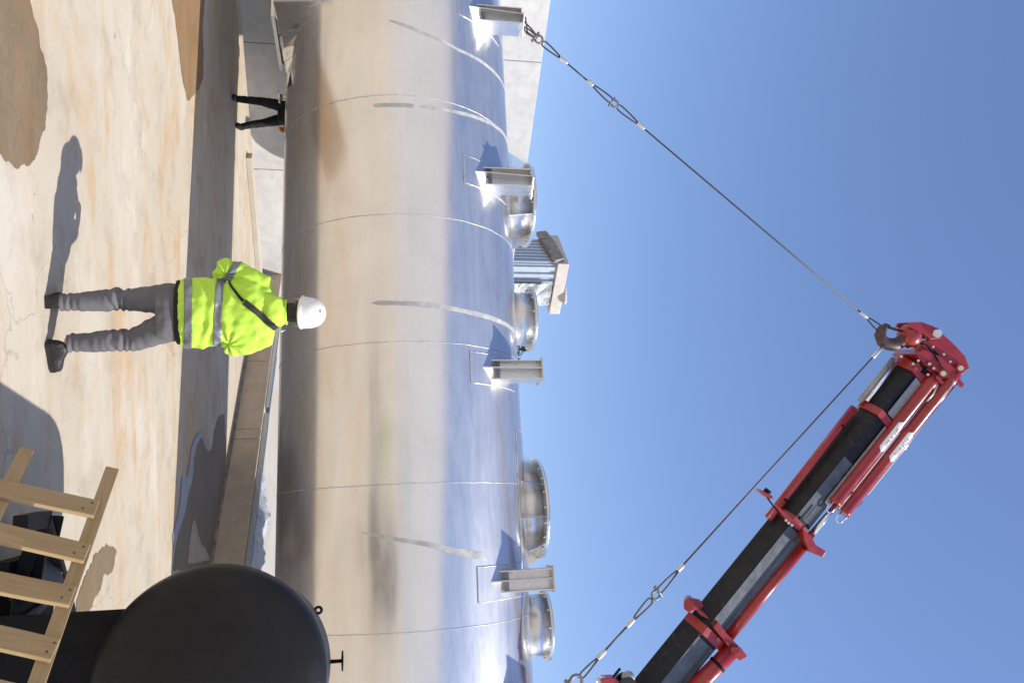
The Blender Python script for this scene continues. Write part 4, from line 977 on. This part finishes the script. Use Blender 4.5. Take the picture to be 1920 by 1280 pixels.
# jacket
b = MB()
loft(b, [(.825, -.195, PY, .232, .162), (.87, -.195, PY, .240, .168), (.98, -.197, PY, .236, .165), (1.10, -.200, PY, .222, .152), (1.22, -.205, PY-.005, .222, .152), (1.32, -.207, PY-.01, .215, .145), (1.39, -.208, PY-.01, .18, .12), (1.44, -.206, PY-.01, .12, .09), (1.475, -.204, PY-.006, .084, .078), (1.508, -.203, PY, .078, .078)], n=36, e=2.5)
shl, elb, wrl = V((-.375, PY-.005, 1.345)), V((-.490, PY-.02, 1.105)), V((-.36, PY+.20, 1.05))
shr, ebr, wrr = V((-.045, PY-.005, 1.35)), V((.022, PY+.01, 1.14)), V((-.04, PY+.22, 1.12))
b.tube([shl+V((.06, 0, .02)), shl, shl.lerp(elb, .5)+V((-.012, 0, .0)), elb, elb.lerp(wrl, .35), wrl], [.07, .085, .083, .080, .075, .055], 22)
b.tube([shr+V((-.06, 0, .02)), shr, shr.lerp(ebr, .5)+V((.012, 0, 0)), ebr, ebr.lerp(wrr, .35), wrr], [.07, .088, .086, .083, .075, .055], 22)
b.ell(V((-.205, PY-.10, 1.42)), (.115, .055, .075)); b.ell(V((-.205, PY-.05, 1.468)), (.105, .075, .038))
def jfold(co):
    x_, z_ = co.x+.2, co.z
    a_ = .007*noise.noise(V((co.x*5, co.y*5, z_*9)))+.006*noise.noise(V((x_*11-z_*7, co.y*7, z_*13+x_*12+3)))
    # pulls radiating from the armpits and gathers over the hem
    r1 = math.atan2(z_-1.12, x_+.24); r2 = math.hypot(x_+.24, z_-1.12)
    a_ += .0075*math.exp(-r2*5)*math.sin(r1*9+2*noise.noise(co*5))
    r1 = math.atan2(z_-1.14, x_-.22); r2 = math.hypot(x_-.22, z_-1.14)
    a_ += .0065*math.exp(-r2*5)*math.sin(r1*8+2*noise.noise(co*5))
    a_ += .0045*math.sin((z_-1.0)*55+x_*20+4*noise.noise(co*6))*math.exp(-((z_-1.0)/.07)**2)
    a_ += .003*noise.noise(V((x_*30, co.y*20, z_*24)))
    return a_*1.5
jk = remesh(b, 'jacket', M_HIVIS, p1, .0078, 4, jfold)
L0 = -world_loc(p1)
def wv(*a): return V(a)+L0
tilt = V((-.10, .25, 1)).normalized()
def tape(co, no, half, keep, up_=.0035):
    cut_shell(jk, [(co+no*half, no), (co-no*half, -no)], up_, 'reflective_band', M_BAND, p1, keep)
nb = V((.0, .22, 1)).normalized()
tape(wv(-.2, PY-.15, .892), nb, .024, lambda c_: True)
# chest band on the trunk only, then one band on each sleeve
tape(wv(-.2, PY-.15, 1.080), V((.05, .12, 1)).normalized(), .024, lambda c_: abs(c_.x-(-.2-(-.17))+.0) < .225 and c_.x > -.255)
sdv1 = (elb-shl).normalized()
tape(wv(*(shl.lerp(elb, .80))), sdv1, .024, lambda c_: (c_-wv(*(shl.lerp(elb, .8)))).length < .125 and c_.x < -.235)
sdv2 = (ebr-shr).normalized()
# collar trim and seams
b = MB(); b.tube([V((-.203+.083*math.cos(q), PY-.001+.082*math.sin(q), 1.506)) for q in (2*math.pi*k_/30 for k_ in range(30))], .007, 8, closed=True); b.build('collar_trim', M_HIVIS, p1)
b = MB(); b.tube([V((-.205+.118*math.cos(q), PY-.098-.052*abs(math.sin(q))*.6-.02, 1.415+.068*math.sin(q))) for q in (2*math.pi*k_/30 for k_ in range(30))], .004, 6, closed=True); b.build('hood_seam', M_BLACKC, p1) if False else None
# strap across the back: thin lower end, padded upper part, laid on the jacket by casting onto it
from mathutils.bvhtree import BVHTree
bm_ = bmesh.new(); bm_.from_mesh(jk.data); bvh = BVHTree.FromBMesh(bm_); bm_.free()
def on_back(x, y):
    P = at(x, y, PY-.5)+L0; hit_ = bvh.ray_cast(P, ray(x, y).normalized()); return (hit_[0]-L0, hit_[1]) if hit_[0] is not None else (at(x, y, PY-.16), V((0, -1, 0)))
def strap(pts, wd, th, name, mat):
    N_ = 26; P = []
    for i in range(N_+1):
        t = i/N_*(len(pts)-1); j = min(int(t), len(pts)-2); f = t-j; x = pts[j][0]*(1-f)+pts[j+1][0]*f; y = pts[j][1]*(1-f)+pts[j+1][1]*f; P.append(on_back(x, y))
    C_ = [p[0] for p in P]
    C_ = [sum((C_[max(0, min(N_, i+k_))] for k_ in (-2, -1, 0, 1, 2)), V((0, 0, 0)))/5 for i in range(N_+1)]
    b = MB(); rr = []
    for i in range(N_+1):
        d = (C_[min(i+1, N_)]-C_[max(i-1, 0)]).normalized(); n_ = (P[i][1]+V((0, -.6, 0))).normalized(); n_ = (n_-d*n_.dot(d)).normalized(); s_ = d.cross(n_); c_ = C_[i]+n_*.006
        w_ = wd[0]+(wd[1]-wd[0])*i/N_
        rr.append([c_-s_*w_/2, c_+s_*w_/2, c_+s_*w_/2*.9+n_*th, c_-s_*w_/2*.9+n_*th])
    b.rings(rr, smooth=False); return b.build(name, mat, p1, bevel=.002)
strap([(427, 528), (436, 540), (446, 553), (458, 566)], (.012, .022), .004, 'strap', M_BLACKC)
strap([(457, 565), (476, 580), (496, 596), (517, 615)], (.042, .042), .012, 'strap_pad', cloth('strap_pad_fabric', (.035, .032, .028), .2))
q_, _ = on_back(427, 529); b = MB(); b.ell(q_+V((0, -.012, 0)), (.008, .006, .008)); b.build('snap_hook', M_FERR, p1)
q_, _ = on_back(519, 617); b = MB(); b.tube([q_+V((.0, -.012, .0)), q_+V((.016, -.01, .03)), q_+V((.006, .01, .05))], .006, 8); b.build('ring', M_FERR, p1)
# hair, helmet
b = MB(); b.ell(hc+V((0, -.014, .002)), (.082, .094, .112)); b.ell(hc+V((0, -.03, -.085)), (.070, .060, .06))
hh = remesh(b, 'hair', M_HAIR, p1, .006, 2, lambda co: .003*noise.noise(V((co.x*60, co.y*60, co.z*20))))
bm_ = bmesh.new(); bm_.from_mesh(hh.data); bmesh.ops.bisect_plane(bm_, geom=bm_.verts[:]+bm_.edges[:]+bm_.faces[:], plane_co=hc+L0+V((0, .035, 0)), plane_no=(0, 1, .15), clear_outer=True); bm_.to_mesh(hh.data); bm_.free()
Rt = Matrix.Rotation(rad(9), 3, 'X')@Matrix.Rotation(rad(4), 3, 'Y')
hcn = V((-.200, PY+.012, 1.640)); b = MB(); rr = []
def hsec(r_, h_, ny=1.2):
    return [hcn+Rt@V((r_*math.cos(q)*(1+.0), r_*ny*math.sin(q), h_)) for q in (2*math.pi*k_/48 for k_ in range(48))]
for r_, h_ in ((.100, -.030), (.116, -.034), (.119, -.028), (.112, -.016), (.110, .010), (.106, .040), (.096, .072), (.078, .100), (.052, .121), (.025, .131), (.003, .133)): rr.append(hsec(r_, h_))
b.rings(rr); hl = b.build('helmet', M_HELM, p1)
b = MB()
for sx in (-.012,):
    b.tube([hcn+Rt@V((sx, .125*math.cos(rad(q)), .008+.121*math.sin(rad(q)))) for q in range(60, 171, 10)], [.004]*12, 8)
rg = b.build('ridge', M_HELM, hl)
b = MB(); rr = [[hcn+Rt@V((.09*math.cos(q), .12+.055*max(0, math.sin(q)), -.03-.01*math.sin(q)+dz)) for q in (math.pi*k_/16 for k_ in range(17))] for dz in (0, .006)]
vs = rr[0]+rr[1]; n_ = 17; b.add(vs, [tuple(range(n_)), tuple(reversed(range(n_, 2*n_)))]+[(i, i+n_, i+1+n_, i+1) for i in range(n_-1)]); b.build('peak', M_HELM, hl)
dq = on_plane(601, 583, hcn+V((0, -.09, 0)), V((0, -1, 0)))
bmh = bmesh.new(); bmh.from_mesh(hl.data); bvh2 = BVHTree.FromBMesh(bmh); bmh.free(); ho = bvh2.ray_cast(at(600, 583, 5), ray(600, 583).normalized())
if ho[0] is not None:
    P = ho[0]; b = MB(); b.cyl(P-ho[1]*.003, P+ho[1]*.0015, .0095, 18); b.build('sticker', M_DOT, hl)
for o_ in hl.children:
    pass
# --- second worker whose legs show under the tank
F1 = atz(436, 185); F2 = atz(443, 238); MX = (F1+F2)/2
p2 = thing('person', V((MX.x, MX.y, 0)), 'person in black trousers and orange gloves standing behind the tank', 'person')
hx = at(500, 210, MX.y); by = MX.y; cx = hx.x
b = MB()
b.ell(V((cx, by+.01, 1.64)), (.076, .095, .115)); b.ell(V((cx, by-.085, 1.62)), (.014, .02, .024)); b.tube([V((cx, by, 1.60)), V((cx, by, 1.42))], [.056, .06], 12)
loft(b, [(1.46, cx, by, .08, .07), (1.38, cx, by, .19, .11), (1.1, cx, by, .17, .11), (.88, cx, by, .17, .11), (.76, cx, by, .16, .11)])
hpL, hpR = V((cx-.1, by, .82)), V((cx+.1, by, .82)); knL, knR = V((F1.x+.03, F1.y-.03, .46)), V((F2.x-.08, F2.y-.04, .46))
b.tube([hpL, knL, F1+V((0, 0, .08))], [.085, .055, .038], 12); b.tube([hpR, knR, F2+V((0, 0, .08))], [.085, .055, .038], 12)
gl = at(528, 246, by-.1)
b.tube([V((cx+.2, by, 1.36)), V((cx+.34, by-.02, 1.08)), V((gl.x, gl.y, .86))], [.05, .042, .03], 12)
b.tube([V((cx-.2, by, 1.36)), V((cx-.30, by-.02, 1.10)), V((cx-.22, by-.2, 1.12))], [.05, .042, .03], 12); hand(b, V((cx-.22, by-.2, 1.12)), V((.4, -1, .1)), 1)
remesh(b, 'body', M_SKIN, p2, .009, 3)
b = MB()
loft(b, [(.96, cx, by, .16, .12), (.86, cx, by, .19, .13), (.76, cx, by, .185, .13), (.70, cx, by, .17, .12)])
b.tube([hpL, hpL.lerp(knL, .45), knL, knL.lerp(F1, .45), F1+V((0, 0, .07))], [.10, .092, .07, .062, .054], 16)
b.tube([hpR, hpR.lerp(knR, .45), knR, knR.lerp(F2, .45), F2+V((0, 0, .07))], [.10, .092, .07, .062, .054], 16)
remesh(b, 'trousers', M_BLACKC, p2, .009, 4, lambda co: .006*noise.noise(V((co.x*8, co.y*8, co.z*22))))
for Fq in (F1, F2):
    b = MB(); b.ell(Fq+V((0, -.05, .045)), (.052, .135, .045)); b.ell(Fq+V((0, .03, .08)), (.05, .06, .06)); remesh(b, 'shoe', M_SHOE, p2, .008, 2)
b = MB(); loft(b, [(.84, cx, by, .2, .14), (1.1, cx, by, .2, .14), (1.34, cx, by, .21, .14), (1.42, cx, by, .14, .10), (1.48, cx, by, .08, .07)])
b.tube([V((cx+.17, by, 1.38)), V((cx+.34, by-.02, 1.08)), V((gl.x, gl.y, .93))], [.08, .068, .05], 14); b.tube([V((cx-.17, by, 1.38)), V((cx-.30, by-.02, 1.10)), V((cx-.23, by-.17, 1.12))], [.08, .068, .05], 14)
remesh(b, 'jacket', M_BLACKC, p2, .01, 4, lambda co: .006*noise.noise(co*9))
b = MB(); hand(b, V((gl.x, gl.y, .90)), V((-.15, -.1, -1)), -1, .7, 1.15); remesh(b, 'glove', M_ORANGE, p2, .006, 1)
b = MB(); b.ell(V((cx, by+.01, 1.70)), (.105, .125, .10)); h2 = b.build('helmet', M_HELM, p2)
